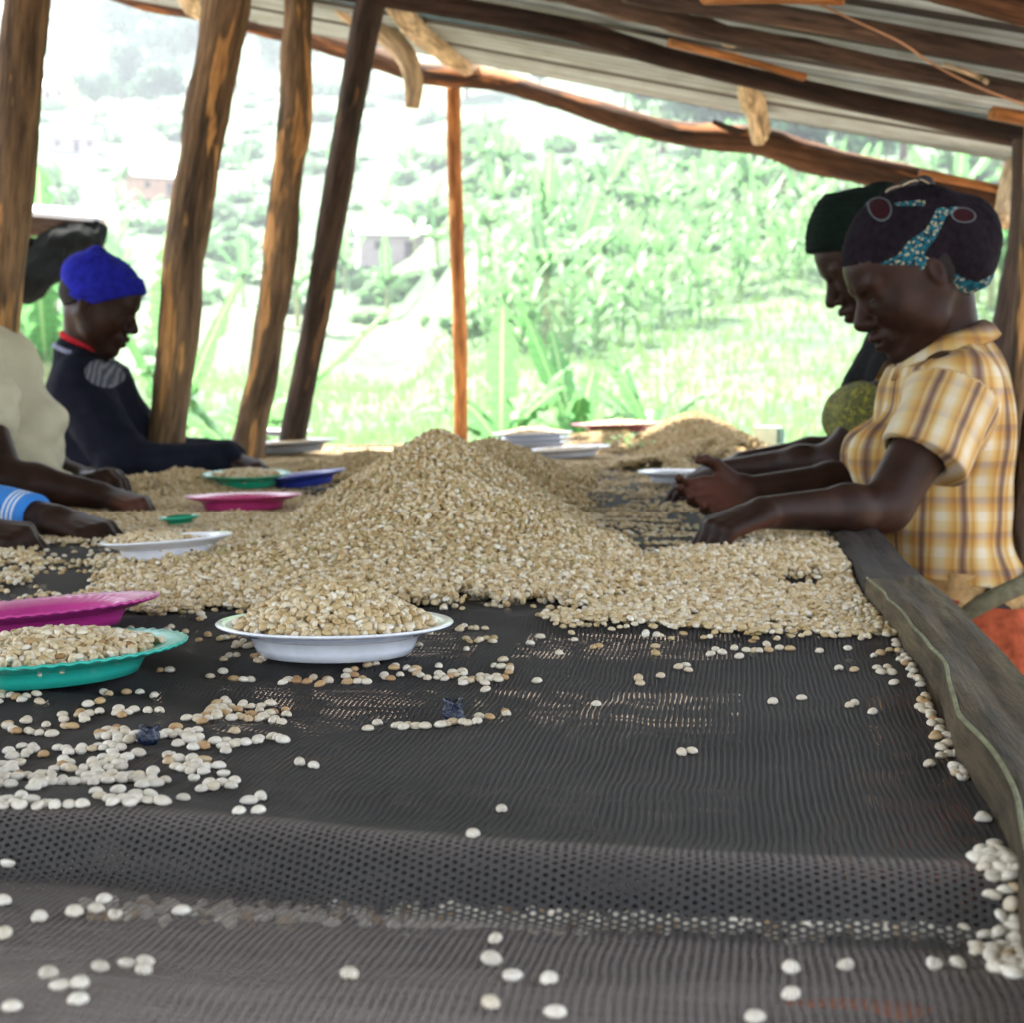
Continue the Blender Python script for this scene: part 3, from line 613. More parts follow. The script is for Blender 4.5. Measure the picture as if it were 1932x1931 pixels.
S2_, T2_ = np.meshgrid(np.linspace(SL, SR, 90), np.concatenate([np.arange(0.80, 1.8, 0.02), np.arange(1.8, T1, .05)]), indexing='ij'); V2_ = from_st(S2_, T2_, 0); V2_[..., 2] = net_z(S2_, T2_) - 0.006
me = mesh_np('added_under_net', V2_.reshape(-1, 3), grid_faces(*S2_.shape)); vattr(me, 'cell', np.stack([S2_ + .0019, T2_ * 1.03, S2_ * 0], -1).reshape(-1, 3)); obj('added_under_net', me, M['net_dense'], table)  # added lower layer, hides sunlit ground seen through the upper net
# slats under the net, near cross poles and legs
for k, t in enumerate(np.arange(0.55, 5.6, 0.42)):
    p0, p1 = from_st(SL, t, TZ - 0.075), from_st(SR + 0.02, t + 0.02, TZ - 0.07)
    pole('cross_pole', [p0, (p0 + p1) / 2 + [0, 0, -0.008], p1], 0.02, M['post'], table, seed=60 + k, step=.12)
for k, s in enumerate((SL + 0.1, -1.15, -0.72, -0.28, 0.02)):
    p0, p1 = from_st(s, 0.95, TZ - 0.045), from_st(s, T1, TZ - 0.04)
    pole('long_pole', [p0, (p0 + p1) / 2 + [0, 0, -0.004], p1], 0.018, M['post_dark'], table, seed=90 + k, step=.12)
for k, (s, t) in enumerate([(SL + .05, .6), (SL + .05, 2.6), (SL + .05, 4.2), (SL + .05, 5.5), (SR, .6), (SR, 2.2), (SR, 4.2), (SR, 5.5)]):
    pole('leg', [from_st(s, t, -0.1), from_st(s, t, TZ - 0.08)], 0.035, M['post'], table, seed=110 + k, step=.12)
# pale boards lying just under the front of the net
M['under_board'] = wood_mat('under_board', (0.24, 0.20, 0.185), (0.36, 0.31, 0.28), (0.42, 0.36, 0.31), 0.6)
Sx, Tx = np.meshgrid(np.linspace(SL, SR - .004, 120), np.linspace(T0, 0.93, 40), indexing='ij'); Vx = from_st(Sx, Tx, 0); Vx[..., 2] = TZ - .034 + .006 * vnoise(Sx * 4, Tx * 16) + .003 * vnoise(Sx * 15, Tx * 20)
me = mesh_np('under_sacking', np.concatenate([Vx.reshape(-1, 3), Vx.reshape(-1, 3) - [0, 0, .002]]), np.concatenate([grid_faces(120, 40), grid_faces(120, 40)[:, ::-1] + 4800])); vattr(me, 'grain', np.tile(np.stack([Tx, Sx * 0, Sx], -1).reshape(-1, 3), (2, 1))); obj('under_sacking', me, M['under_board'], table)

# edge boards
def edge_board(name, inner, outer, z0, z1, mat, lab, n=70, seed=0, par=None, wav=0.006):
    ti, si = inner; to_, so_ = outer
    t = np.linspace(ti[0], ti[-1], n); a = np.interp(t, ti, si) + wav * vnoise(t * 5 + seed, seed) + wav * .4 * vnoise(t * 19, seed + 4.); c_ = np.interp(t, to_, so_) + wav * .5 * vnoise(t * 4 + 20, seed)
    rows = []
    def prof(f, z): return from_st(a * (1 - f) + c_ * f, t, z + 0.004 * vnoise(t * 6, f * 3 + seed))
    rows = [prof(0.0, z0), prof(0.0 - 0.02, (z0 + z1) / 2), prof(0.0, z1 - 0.004), prof(0.05, z1)] + [prof(f, z1 + 0.002 * math.sin(f * 9)) for f in (0.25, 0.5, 0.75, 0.95)] + [prof(1.0, z1 - .004), prof(1.0, z0)]
    R_ = np.stack(rows, 1); m = R_.shape[1]; V = R_.reshape(-1, 3)
    F = []
    for i in range(n - 1):
        for j in range(m): F.append([i * m + j, (i + 1) * m + j, (i + 1) * m + (j + 1) % m, i * m + (j + 1) % m])
    F.append(list(range(m))); F.append([(n - 1) * m + q for q in range(m)][::-1])
    me = mesh_np(name, V, F); s_, t_ = to_st(V); vattr(me, 'grain', np.stack([s_ + seed, V[:, 2], t_], -1))
    for p in me.polygons: p.use_smooth = False
    o = obj(name, me, mat, par)
    if par is None: tag(o, lab, 'plank')
    if seed == 3: pole('edge_highlight', np.array([prof(0.02, z1 + .0005)[i] for i in range(0, n, 3)]), .0015, simple('painted_edge_highlight', (.15, .15, .08), .8, var=.4, scale=60), o, sub=3, seg=6, knots=.5)  # thin pale strip added as a painted highlight along the inner top edge
    return o
def bt(pts, z):
    P = np.array([G(px, py, z) for px, py in pts]); s, t = to_st(P); o_ = np.argsort(t); return t[o_], s[o_]
zt = TZ + 0.034
edge_board('edge_plank', bt([(2080, 1990), (1952, 1640), (1870, 1440), (1800, 1300), (1742, 1200), (1682, 1140), (1634, 1092)], zt),
           bt([(2700, 1900), (2300, 1600), (1985, 1330), (1905, 1240), (1800, 1140), (1745, 1095), (1720, 1075)], zt), TZ - 0.02, zt, M['plank'], 'olive weathered edge plank with a wavy bark edge along the near right side', seed=3)
zt2 = TZ + 0.022
edge_board('edge_plank', bt([(1660, 1125), (1610, 1065), (1566, 1012), (1530, 945), (1478, 850)], zt2),
           bt([(1790, 1130), (1720, 1065), (1665, 1010), (1608, 945), (1512, 840)], zt2), TZ - 0.03, zt2, M['plank_dark'], 'dark edge plank continuing past the two women on the right', seed=8)
tl = np.array([T0, T1]); edge_board('edge_plank', (tl, np.array([SL - 0.10, SL - 0.09])), (tl, np.array([SL, SL + 0.01])), TZ - 0.03, TZ + 0.03, M['plank_dark'], 'edge plank along the left side of the drying table', seed=12)
sR = np.linspace(0, 1, 2)
o = pole('edge_pole', [from_st(SL - .1, T1 + .03, TZ - .01), from_st(-.7, T1 + .04, TZ - .005), from_st(SR + .05, T1 + .03, TZ - .01)], 0.022, M['post'], seed=131); tag(o, 'pole closing the far end of the drying table', 'pole')
# ------------------------------------------------------------------ coffee beans
def bean_mesh(name, a=0.0053, b_=0.0041, h=0.0036, n=14, m=9, seed=0, bend=0.0):
    V = []
    for i in range(m + 1):
        ph = -PI / 2 + PI * i / m
        for j in range(n):
            th = 2 * PI * j / n
            x = math.cos(ph) * math.cos(th); y = math.cos(ph) * math.sin(th); z = math.sin(ph)
            Z = z * h if z > 0 else z * h * 0.55
            if z < -0.05: Z += 0.0011 * math.exp(-(y / 0.17) ** 2) * min(1, -z * 2)
            X = a * x * (1 + 0.06 * x); Yv = b_ * y + bend * (x * x) * b_
            V.append((X, Yv, Z + 0.5 * h))
    F = []
    for i in range(m):
        for j in range(n): F.append([i * n + j, i * n + (j + 1) % n, (i + 1) * n + (j + 1) % n, (i + 1) * n + j])
    V = np.array(V); return mesh_np(name, V, F)
def bean_mat(name, stops, rnd):
    m, nt, b = new_mat(name)
    if rnd.startswith('inst'): f = attr(nt, 'tint', 'INSTANCER').outputs['Fac']
    else: f = nt.nodes.new('ShaderNodeObjectInfo').outputs['Random']
    r = ramp(nt, stops); r.color_ramp.interpolation = 'LINEAR'; nt.links.new(f, r.inputs[0])
    n = noise(nt, 260, 3, objco(nt)); r2 = ramp(nt, [(0.3, (0.84, 0.80, 0.74)), (0.65, (1.05, 1.05, 1.05))]); nt.links.new(n.outputs[0], r2.inputs[0])
    nt.links.new(mixc(nt, 0.8, r.outputs[0], r2.outputs[0], 'MULTIPLY'), b.inputs['Base Color'])
    b.inputs['Roughness'].default_value = 0.55; b.inputs['Specular IOR Level'].default_value = 0.35
    b.inputs['Subsurface Weight'].default_value = 0.0
    return m
pale = [(0.0, (0.54, 0.49, 0.41)), (0.3, (0.63, 0.59, 0.51)), (0.7, (0.70, 0.66, 0.58)), (0.93, (0.60, 0.53, 0.41)), (0.97, (0.48, 0.33, 0.17)), (1.0, (0.36, 0.2, 0.09))]
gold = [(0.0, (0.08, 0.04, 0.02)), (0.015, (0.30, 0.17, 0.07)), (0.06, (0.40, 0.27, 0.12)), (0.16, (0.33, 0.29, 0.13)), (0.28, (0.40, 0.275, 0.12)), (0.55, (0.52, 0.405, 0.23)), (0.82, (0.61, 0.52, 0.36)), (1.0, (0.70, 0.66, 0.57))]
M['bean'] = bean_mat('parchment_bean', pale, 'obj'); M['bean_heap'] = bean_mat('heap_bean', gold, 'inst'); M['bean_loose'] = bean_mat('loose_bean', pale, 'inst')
bean_a = bean_mesh('coffee_bean'); bean_b = bean_mesh('coffee_bean', 0.0056, 0.0039, 0.0038, bend=0.25); bean_c = bean_mesh('coffee_bean', 0.0048, 0.0043, 0.0035)
for me in (bean_a, bean_b, bean_c): me.materials.append(M['bean'])

# -- scattered beans, measured on the photograph (cluster centre, count, spread)
Z5 = [(60,640,14,90,22),(100,710,2,12,6),(30,730,2,12,6),(80,760,5,60,6),(175,735,1,0,0),(195,775,1,0,0),(280,715,7,45,20),(335,680,1,0,0),(378,672,1,0,0),(370,707,1,0,0),(258,748,2,14,4),(480,712,6,40,12),(557,706,1,0,0),(600,706,1,0,0),
(880,640,7,60,15),(850,665,8,50,15),(850,705,9,70,15),(780,735,4,40,12),(705,732,1,0,0),(975,655,4,35,12),(1030,680,2,14,6),(1075,665,1,0,0),(1080,685,1,0,0),(985,705,6,50,15),(1050,718,2,14,4),(460,770,3,25,12),(400,780,8,60,20),(490,805,7,50,20),(640,805,3,25,12),(680,790,5,40,15),
(745,785,1,0,0),(885,785,1,0,0),(1060,810,3,35,8),(965,822,2,16,6),(850,835,4,45,10),(900,840,2,16,4),(730,822,3,30,10),(715,855,4,50,12),(852,868,1,0,0),(410,860,10,55,30),(430,905,7,40,22),(523,872,1,0,0),(260,830,5,50,20),(230,890,6,35,25),(85,835,7,60,20),(165,850,1,0,0),(70,880,1,0,0),(30,905,4,30,25),(90,945,10,85,12),
(340,910,4,30,12),(360,940,8,50,20),(290,980,10,100,14),(400,975,2,12,8),(490,965,6,45,20),(560,945,2,20,8),(585,985,5,50,10),(700,920,9,60,25),(645,895,2,8,14),(750,940,3,25,10),(825,930,1,0,0),(843,958,1,0,0),(733,972,1,0,0),(800,1003,3,35,12),(845,993,2,14,6),(875,1008,1,0,0),(140,1030,2,12,10),(15,1020,2,16,8),
(85,1085,1,0,0),(120,1105,1,0,0),(20,1120,4,25,20),(75,1142,1,0,0),(155,1137,2,24,3),(130,1050,1,0,0),(250,1142,3,40,3),(365,1080,1,0,0),(447,1058,1,0,0),(380,1105,1,0,0),(420,1125,2,22,6),(460,1125,1,0,0),(512,1100,2,12,6),(562,1090,1,0,0),(500,1125,2,14,5),(590,1125,2,20,4),(693,1080,1,0,0),(942,1073,1,0,0),(983,1050,1,0,0),(905,1165,1,0,0),(978,1157,1,0,0),(1130,915,1,0,0),(1182,927,1,0,0),(1893,1095,1,0,0),
(785,402,1,0,0),(640,383,2,16,6),(760,360,2,14,5),(870,490,2,14,5),(845,510,1,0,0),(792,542,1,0,0),(842,532,1,0,0),(883,557,1,0,0),(917,583,1,0,0),(944,560,1,0,0),(985,505,6,25,15),(1020,500,3,25,12),(905,430,4,20,12),(945,440,2,12,5),(1097,557,2,16,4),(1115,573,1,0,0),(1070,597,1,0,0),(1185,553,1,0,0),(1160,583,1,0,0),(1238,565,2,8,10),(1212,603,1,0,0),
(1340,545,4,35,10),(1350,570,4,35,8),(1398,523,2,10,3),(1485,525,2,14,5),(1445,555,3,30,8),(1510,548,1,0,0),(1560,535,3,28,6),(1580,548,2,16,5),(1640,550,5,35,8),(1655,523,1,0,0),(1720,545,5,45,8),(1790,570,6,45,8),(1840,560,3,20,6),(1835,597,1,0,0),(1900,510,1,0,0),(1900,540,6,40,15),(1880,560,3,22,6),(1425,708,1,0,0),(1390,745,1,0,0),(1505,733,1,0,0),(1550,732,4,40,6),(1605,740,1,0,0),(1665,737,2,20,3),(1718,727,1,0,0),(1780,733,3,40,4),(1807,705,1,0,0),(1845,712,1,0,0),(1915,695,2,14,4),(640,522,1,0,0),(605,522,1,0,0),(475,600,1,0,0),(527,602,1,0,0),(583,613,1,0,0),(400,610,2,16,4),(1583,443,1,0,0)]
spots_b = []
rb = random.Random(11)
for x, y, n, sx_, sy_ in Z5:
    for k in range(n):
        spots_b.append((x / 2 + (rb.uniform(-1, 1) * sx_ / 2 if n > 1 else 0), 1000 + y / 2 + (rb.uniform(-1, 1) * sy_ / 2 if n > 1 else 0)))
spots_b += [(1125,1333),(1458,1328),(1512,1320),(1603,1333),(1612,1328),(1647,1347),(1688,1297),(1286,1426),(1305,1425),(893,1632),(1755,1448),(1205,1286),(1207,1295),(1246,1282),(1280,1264),(1293,1261),(1298,1270),(1130,1228),(1013,1290),(1020,1210),(1055,1240),(1000,1222),(1342,1243),(1350,1235),(1362,1241),(1385,1232),(1395,1247),(1432,1238),(1446,1222),(1450,1235),(1470,1230),(1490,1232),(1546,1235),(1583,1270),(1612,1272),(1655,1268),(1662,1276),(1674,1266),(1682,1276),(1650,1243),(1662,1237),(1600,1228),(1240,1208),
(15,1613),(195,1682),(140,1713),(218,1716),(343,1705),(181,1707),(75,1727),(5,1690),(5,1760),(90,1842),(188,1826),(245,1815),(268,1812),(270,1832),(115,1882),(150,1880),(148,1910),(22,1918),(658,1858),(927,1803),(925,1907),(967,1860),(1037,1868),(1047,1922),(935,1753),(1493,1885),(1595,1818),(1765,1815),(1805,1812),(1425,1922),(1868,1648),(1880,1683),(1493,1828),(1775,1420)]
for k in range(95):                       # row of beans trapped against the plank
    f = rb.random(); y = 1215 + f * 470; x = np.interp(y, [1215, 1260, 1310, 1350, 1400, 1440, 1520, 1600, 1690], [1700, 1722, 1742, 1758, 1782, 1806, 1846, 1888, 1926]) - rb.random() ** 2 * (14 if y > 1445 else 20)
    if 1400 < y < 1640 and rb.random() < 0.8: continue
    spots_b.append((x, y))
for k in range(70): spots_b.append((1900 + rb.random() * 60, 1655 + rb.random() * 190))
for k in range(40): spots_b.append((-10 - rb.random() * 160, 1320 + rb.random() * 280))
P = np.array([G(x, y) for x, y in spots_b]); ps, pt = to_st(P)
def inner_edge(t):
    z_ = zt; a_, b_ = bt([(2080, 1990), (1952, 1640), (1870, 1440), (1800, 1300), (1742, 1200), (1682, 1140), (1634, 1092)], z_); return np.interp(t, a_, b_)
ps = np.minimum(ps, inner_edge(pt) - 0.006)
# relax overlaps in plan
for it in range(40):
    d = np.stack([ps[:, None] - ps[None], pt[:, None] - pt[None]], -1); L = np.linalg.norm(d, axis=-1) + np.eye(len(ps)); near_ = L < 0.0083
    mv = (d / L[..., None] * (0.0083 - L)[..., None] * near_[..., None]).sum(1) * 0.35
    ps += mv[:, 0]; pt += mv[:, 1]
ps = np.minimum(ps, inner_edge(pt) - 0.006)
pz = net_z(ps, pt); order = np.argsort(pt)
def net_normal(s, t):
    e = 0.004; return np.array([-(net_z(s + e, t) - net_z(s - e, t)) / (2 * e), -(net_z(s, t + e) - net_z(s, t - e)) / (2 * e)])
regions = [(lambda s, t, x, y: y > 1600 and x < 400, 'pale coffee bean on the near left of the black net, in front of the fold'),
           (lambda s, t, x, y: y > 1600 and x > 1700, 'pale coffee bean at the near right corner of the net by the olive plank'),
           (lambda s, t, x, y: y > 1600, 'pale coffee bean on the near middle of the net, in front of the fold'),
           (lambda s, t, x, y: x > 1690, 'pale coffee bean caught along the olive edge plank'),
           (lambda s, t, x, y: x < 620 and y > 1530, 'pale coffee bean lying just behind the fold on the left of the net'),
           (lambda s, t, x, y: x < 190 and y > 1300, 'pale coffee bean in the scatter below the teal plate'),
           (lambda s, t, x, y: 190 <= x < 620 and 1300 < y < 1385, 'pale coffee bean in the loose cluster between the white bowl and the small blue tie'),
           (lambda s, t, x, y: x < 620 and y > 1300, 'pale coffee bean in the loose scatter left of and around the small blue tie'),
           (lambda s, t, x, y: y < 1310 and 380 < x < 1020, 'pale coffee bean in the loose line around the foot of the white bowl'),
           (lambda s, t, x, y: x > 1020 and y < 1310, 'pale coffee bean lying in front of the spread layer on the right'),
           (lambda s, t, x, y: True, 'pale coffee bean lying alone on the bare middle of the net')]
rest = []; cnt = 0
for q in order:
    s, t = float(ps[q]), float(pt[q]); w_ = from_st(s, t, float(pz[q])); x, y = proj(w_)
    if cnt >= 300 or not (-25 < x < 1957 and y < 1960): rest.append(q); continue
    me = (bean_a, bean_b, bean_c)[rb.randrange(3)]
    o = obj('coffee_bean', me, None, None, w_ + [0, 0, 0.0002]); nn = net_normal(s, t)
    flip = rb.random() < 0.25
    o.rotation_euler = (math.atan(-nn[1]) * -1 + rb.uniform(-.12, .12) + (PI if flip else 0), rb.uniform(-.12, .12), rb.uniform(0, 2 * PI))
    if flip: o.location.z += 0.0042
    k_ = rb.uniform(0.88, 1.12); o.scale = (k_, k_, k_)
    for f, lab in regions:
        if f(s, t, x, y): tag(o, lab, 'coffee bean', lab.replace('pale coffee bean ', 'coffee beans ')); break
    cnt += 1
bean_proto = None

# -- heaps: height above the net
def cone(s, t, px, py_top, Y, k=0.52, soft=0.03, ex=1.0):
    p = W(px, py_top, Y); cs, ct = to_st(p); h = p[2] - TZ
    r = np.sqrt(((s - cs) * ex) ** 2 + (t - ct) ** 2 + soft ** 2) - soft
    return h - r * k
CONES = [(826, 820, 2.80, .64, .018, 1.0), (845, 912, 2.42, .48, .04, .95), (925, 838, 3.35, .45, .04, 1.0), (760, 1015, 2.22, .22, .05, .75), (700, 858, 4.1, .38, .04, .8), (350, 892, 3.75, .30, .05, .8), (450, 985, 2.95, .26, .04, .7),
         (1310, 785, 5.3, .62, .06, .9), (1385, 826, 4.7, .40, .05, .8), (1235, 868, 4.3, .25, .06, .7), (560, 1060, 2.15, .22, .05, .6), (600, 872, 4.6, .25, .04, .7), (1165, 812, 5.55, .4, .09, .8), (140, 985, 2.95, .2, .05, .6), (640, 1120, 1.92, .12, .03, .5), (830, 1060, 2.2, .30, .04, .7), (40, 1050, 2.55, .2, .04, .6), (1480, 1060, 2.3, .03, .1, .6), (30, 1078, 2.3, .13, .03, .5)]
def heap_h(s, t):
    acc = np.zeros_like(s)
    for px, py, Y, k, so_, ex in CONES:
        h = cone(s, t, px, py, Y, k, so_, ex); acc = acc + np.exp(np.clip(h / 0.009, -12, 60))
    return 0.009 * np.log(acc + 1.0) - 0.009 * math.log(1.0)
def inpoly(x, y, poly):
    c = np.zeros(x.shape, bool); n = len(poly)
    for i in range(n):
        x1, y1 = poly[i]; x2, y2 = poly[(i + 1) % n]
        hit = ((y1 > y) != (y2 > y)) & (x < (x2 - x1) * (y - y1) / (y2 - y1 + 1e-9) + x1); c ^= hit
    return c
main = [(-400, 1180), (0, 1174), (60, 1160), (170, 1152), (200, 1162), (300, 1174), (420, 1160), (470, 1176), (560, 1172), (830, 1163), (852, 1160), (862, 1128), (930, 1148), (1060, 1140), (1115, 1165), (1100, 1178), (1040, 1176), (1010, 1190), (1200, 1200), (1450, 1210), (1692, 1214), (1650, 1140), (1600, 1050), (1570, 1010), (1530, 945), (1476, 852), (-400, 845)]
sparse = [([(50, 1032), (200, 1028), (345, 1035), (300, 1050), (195, 1062), (190, 1078), (120, 1070), (60, 1058)], 0.02),
          ([(-400, 1100), (0, 1104), (60, 1098), (170, 1082), (250, 1094), (185, 1110), (165, 1140), (100, 1156), (0, 1152), (-400, 1150)], 0.16),
          ([(-60, 1060), (130, 1072), (200, 1080), (190, 1094), (60, 1098), (-60, 1100)], 0.55),
          ([(1110, 885), (1200, 888), (1275, 905), (1310, 960), (1350, 1000), (1338, 1045), (1250, 1062), (1255, 1097), (1198, 1076), (1160, 1020), (1108, 990), (1095, 935)], 0.30),
          ([(1455, 1103), (1490, 1093), (1545, 1094), (1582, 1102), (1555, 1112), (1490, 1113)], 0.03),
          ([(1150, 862), (1240, 832), (1400, 803), (1432, 801), (1405, 822), (1250, 850), (1165, 872)], 0.01),
          ([(1080, 880), (1110, 868), (1150, 876), (1135, 892), (1092, 893)], 0.08),
          ([(1290, 880), (1450, 852), (1560, 880), (1570, 975), (1330, 975)], 0.25),
          ([(540, 884), (640, 870), (650, 890), (590, 905)], 0.3), ([(560, 905), (650, 910), (640, 945), (560, 945)], 0.25),
          ([(250, 905), (300, 900), (330, 940), (260, 950)], 0.7), ([(1300, 965), (1420, 975), (1400, 1010), (1330, 1020)], 0.12)]
def density(s, t):
    P = from_st(s, t, TZ); x, y = proj(P)
    jx = 26 * vnoise(s * 22, t * 22) + 14 * vnoise(s * 60, t * 60); jy = 5 * vnoise(s * 22 + 40, t * 22) + 3 * vnoise(s * 60, t * 60 + 9)
    x = x + jx * .8 + rng.normal(size=x.shape) * 9; y = y + jy * 1.3 + rng.normal(size=x.shape) * 2.5
    d = inpoly(x, y, main).astype(float)
    for poly, v in sparse:
        i_ = inpoly(x, y, poly)
        if 0.05 < v < 0.6:
            st_ = vnoise(s * 9 + 3, t * 55 + 7) + 0.6 * vnoise(s * 40, t * 60)      # rows left by fingers
            vv = np.where(st_ > 0.72 - 1.1 * v, 0.55, v * 0.06)
        else: vv = v
        d = np.where(i_, np.minimum(d, vv), d)
    d = np.where(s > SR - 0.004, 0, d)
    return d
sp_ = 0.0061
gs = np.arange(SL + 0.01, SR, sp_); gt = np.arange(1.55, T1 - 0.02, sp_)
S, T = np.meshgrid(gs, gt, indexing='ij'); S = S.ravel(); T = T.ravel()
PTS = []; ROT = []; TNT = []; SCL = []
x0, _ = proj(from_st(S, T, TZ)); vis = x0 > -260
S = S[vis]; T = T[vis]
for lay in range(3):
    s = S + rng.uniform(-1, 1, S.shape) * sp_ * 0.62; t = T + rng.uniform(-1, 1, S.shape) * sp_ * 0.62
    H = heap_h(s, t); Dn = density(s, t); H = np.where(Dn > 0.6, H, 0)
    rn = rng.random(s.shape)
    steep = H > 0.006
    thin = (H < .004) & (vnoise(s * 26, t * 44) + .5 * vnoise(s * 60, t * 90) > .50); Dn = np.where(thin, .15, Dn)
    if lay == 0: keep = rn < Dn; off = 0.0 * H
    elif lay == 1: keep = (rn < Dn * np.where(Dn > .9, np.where(steep, 0.95, 0.30), 0)); off = 0.0035 + 0 * H
    else: keep = (rn < Dn * np.where((Dn > .9) & steep, 0.42, 0)); off = 0.0062 + 0 * H
    s, t, H, off, steep = s[keep], t[keep], H[keep], off[keep], steep[keep]
    inner = np.minimum(inner_edge(t), SR) - 0.005; s = np.minimum(s, inner)
    z = net_z(s, t) + H + off + 0.0018 * rng.normal(size=s.shape) * steep + 0.0028 * np.maximum(0, vnoise(s * 70, t * 70)) * steep
    PTS.append(from_st(s, t, 0) * [1, 1, 0] + np.stack([0 * z, 0 * z, z], -1))
    tilt = np.where(steep | (lay > 0), 0.75, 0.12)
    rx = rng.normal(size=s.shape) * tilt; ry = rng.normal(size=s.shape) * tilt
    fl = (rng.random(s.shape) < np.where(steep, 0.4, 0.15)); rx = rx + fl * PI
    ROT.append(np.stack([rx, ry, rng.uniform(0, 2 * PI, s.shape)], -1))
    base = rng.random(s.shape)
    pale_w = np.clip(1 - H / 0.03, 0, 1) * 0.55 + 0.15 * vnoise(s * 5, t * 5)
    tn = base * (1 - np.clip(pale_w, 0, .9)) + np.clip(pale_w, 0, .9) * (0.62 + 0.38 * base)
    tn = tn * np.clip(1.0 - (t - 2.45) * .22, .62, 1)  # shade of the back heap put into the tint, browner with distance
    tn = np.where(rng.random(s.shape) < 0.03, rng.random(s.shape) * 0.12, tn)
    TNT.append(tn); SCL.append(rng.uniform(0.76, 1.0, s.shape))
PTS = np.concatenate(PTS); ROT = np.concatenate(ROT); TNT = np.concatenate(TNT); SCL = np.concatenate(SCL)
# nodes group that sets one bean on every point
def bean_group(proto, mat):
    ng = bpy.data.node_groups.new('bean_scatter', 'GeometryNodeTree')
    ng.interface.new_socket('Geometry', in_out='INPUT', socket_type='NodeSocketGeometry'); ng.interface.new_socket('Geometry', in_out='OUTPUT', socket_type='NodeSocketGeometry')
    N = ng.nodes; Lk = ng.links
    gi = N.new('NodeGroupInput'); go = N.new('NodeGroupOutput')
    oi = N.new('GeometryNodeObjectInfo'); oi.inputs['Object'].default_value = proto; oi.inputs['As Instance'].default_value = False; oi.transform_space = 'ORIGINAL'
    sm = N.new('GeometryNodeSetMaterial'); sm.inputs['Material'].default_value = mat
    ip = N.new('GeometryNodeInstanceOnPoints')
    def na(nm, ty):
        a = N.new('GeometryNodeInputNamedAttribute'); a.data_type = ty; a.inputs['Name'].default_value = nm; return a
    rv = na('rot', 'FLOAT_VECTOR'); sc = na('scl', 'FLOAT_VECTOR')
    e2r = N.new('FunctionNodeEulerToRotation')
    Lk.new(rv.outputs[0], e2r.inputs[0]); Lk.new(e2r.outputs[0], ip.inputs['Rotation']); Lk.new(sc.outputs[0], ip.inputs['Scale'])
    mtp = N.new('GeometryNodeMeshToPoints'); Lk.new(gi.outputs[0], mtp.inputs[0]); Lk.new(mtp.outputs[0], ip.inputs['Points'])
    Lk.new(oi.outputs['Geometry'], sm.inputs[0]); Lk.new(sm.outputs[0], ip.inputs['Instance']); Lk.new(ip.outputs[0], go.inputs[0])
    return ng
proto = next(o for o in col.objects if o.name.startswith('coffee_bean') and o.data == bean_a)
BG = bean_group(proto, M['bean_heap']); BG2 = bean_group(proto, M['bean_loose'])
def scatter(name, P, R_, tn, sc, label, BG=BG):
    me = bpy.data.meshes.new(name); me.vertices.add(len(P)); me.vertices.foreach_set('co', np.asarray(P, np.float32).ravel())
    vattr(me, 'rot', R_); vattr(me, 'scl', np.repeat(np.asarray(sc)[:, None], 3, 1)); vattr(me, 'tint', tn, 'FLOAT')
    o = bpy.data.objects.new(name, me); col.objects.link(o)
    md = o.modifiers.new('beans', 'NODES'); md.node_group = BG
    tag(o, label, 'coffee beans', None, 'stuff'); return o
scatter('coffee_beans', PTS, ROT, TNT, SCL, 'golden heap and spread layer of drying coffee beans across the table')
print('beans', len(PTS), 'scattered', len(spots_b), 'single', cnt)
# the loose rest beyond the nearest 300
rq = np.array(rest); Pr = from_st(ps[rq], pt[rq], 0) + np.stack([0 * pz[rq], 0 * pz[rq], pz[rq]], -1)
n = len(rq); scatter('loose_beans', Pr, np.stack([rng.normal(size=n) * .12, rng.normal(size=n) * .12, rng.uniform(0, 6.28, n)], -1), rng.uniform(.8, 1, n), rng.uniform(.9, 1.1, n), 'remaining loose pale coffee beans around the white bowl and along the table edges', BG2)
# beans trapped under the net fold
n = 420; rng.random(3); bx = np.concatenate([rng.uniform(160, 700, 90), rng.normal(900, 110, 170), rng.uniform(1000, 1900, 160)]); by = 1742 + (bx - 900) * 0.026 + rng.normal(size=n) * 10
zu = np.full(n, TZ - .017)
for it in range(8):
    Pu = np.array([G(x, y, z_) for x, y, z_ in zip(bx, by, zu)]); us_, ut_ = to_st(Pu); zu = zu * .5 + .5 * (net_z(us_, ut_) - .0075)
Pu[:, 2] = net_z(us_, ut_) - .0075; scatter('trapped_beans', Pu, np.stack([rng.normal(size=n) * .4, rng.normal(size=n) * .4, rng.uniform(0, 6.28, n)], -1), rng.uniform(.5, 1, n), rng.uniform(.9, 1.1, n), 'band of coffee beans trapped beneath the net just in front of the fold', BG2)
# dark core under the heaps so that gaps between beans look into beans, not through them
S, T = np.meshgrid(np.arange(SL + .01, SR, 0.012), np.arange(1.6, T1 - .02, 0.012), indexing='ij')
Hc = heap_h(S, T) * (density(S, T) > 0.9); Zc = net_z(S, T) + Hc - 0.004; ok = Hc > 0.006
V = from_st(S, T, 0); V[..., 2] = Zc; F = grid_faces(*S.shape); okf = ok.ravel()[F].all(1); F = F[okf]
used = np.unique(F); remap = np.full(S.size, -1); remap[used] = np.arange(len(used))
core = obj('bean_bed', mesh_np('bean_bed', V.reshape(-1, 3)[used], remap[F]), simple('shaded_bean_bed', (0.10, 0.07, 0.035), 0.9, var=0.5, scale=160)); tag(core, 'packed inside of the coffee bean heap beneath its outer beans', 'coffee beans', None, 'stuff')

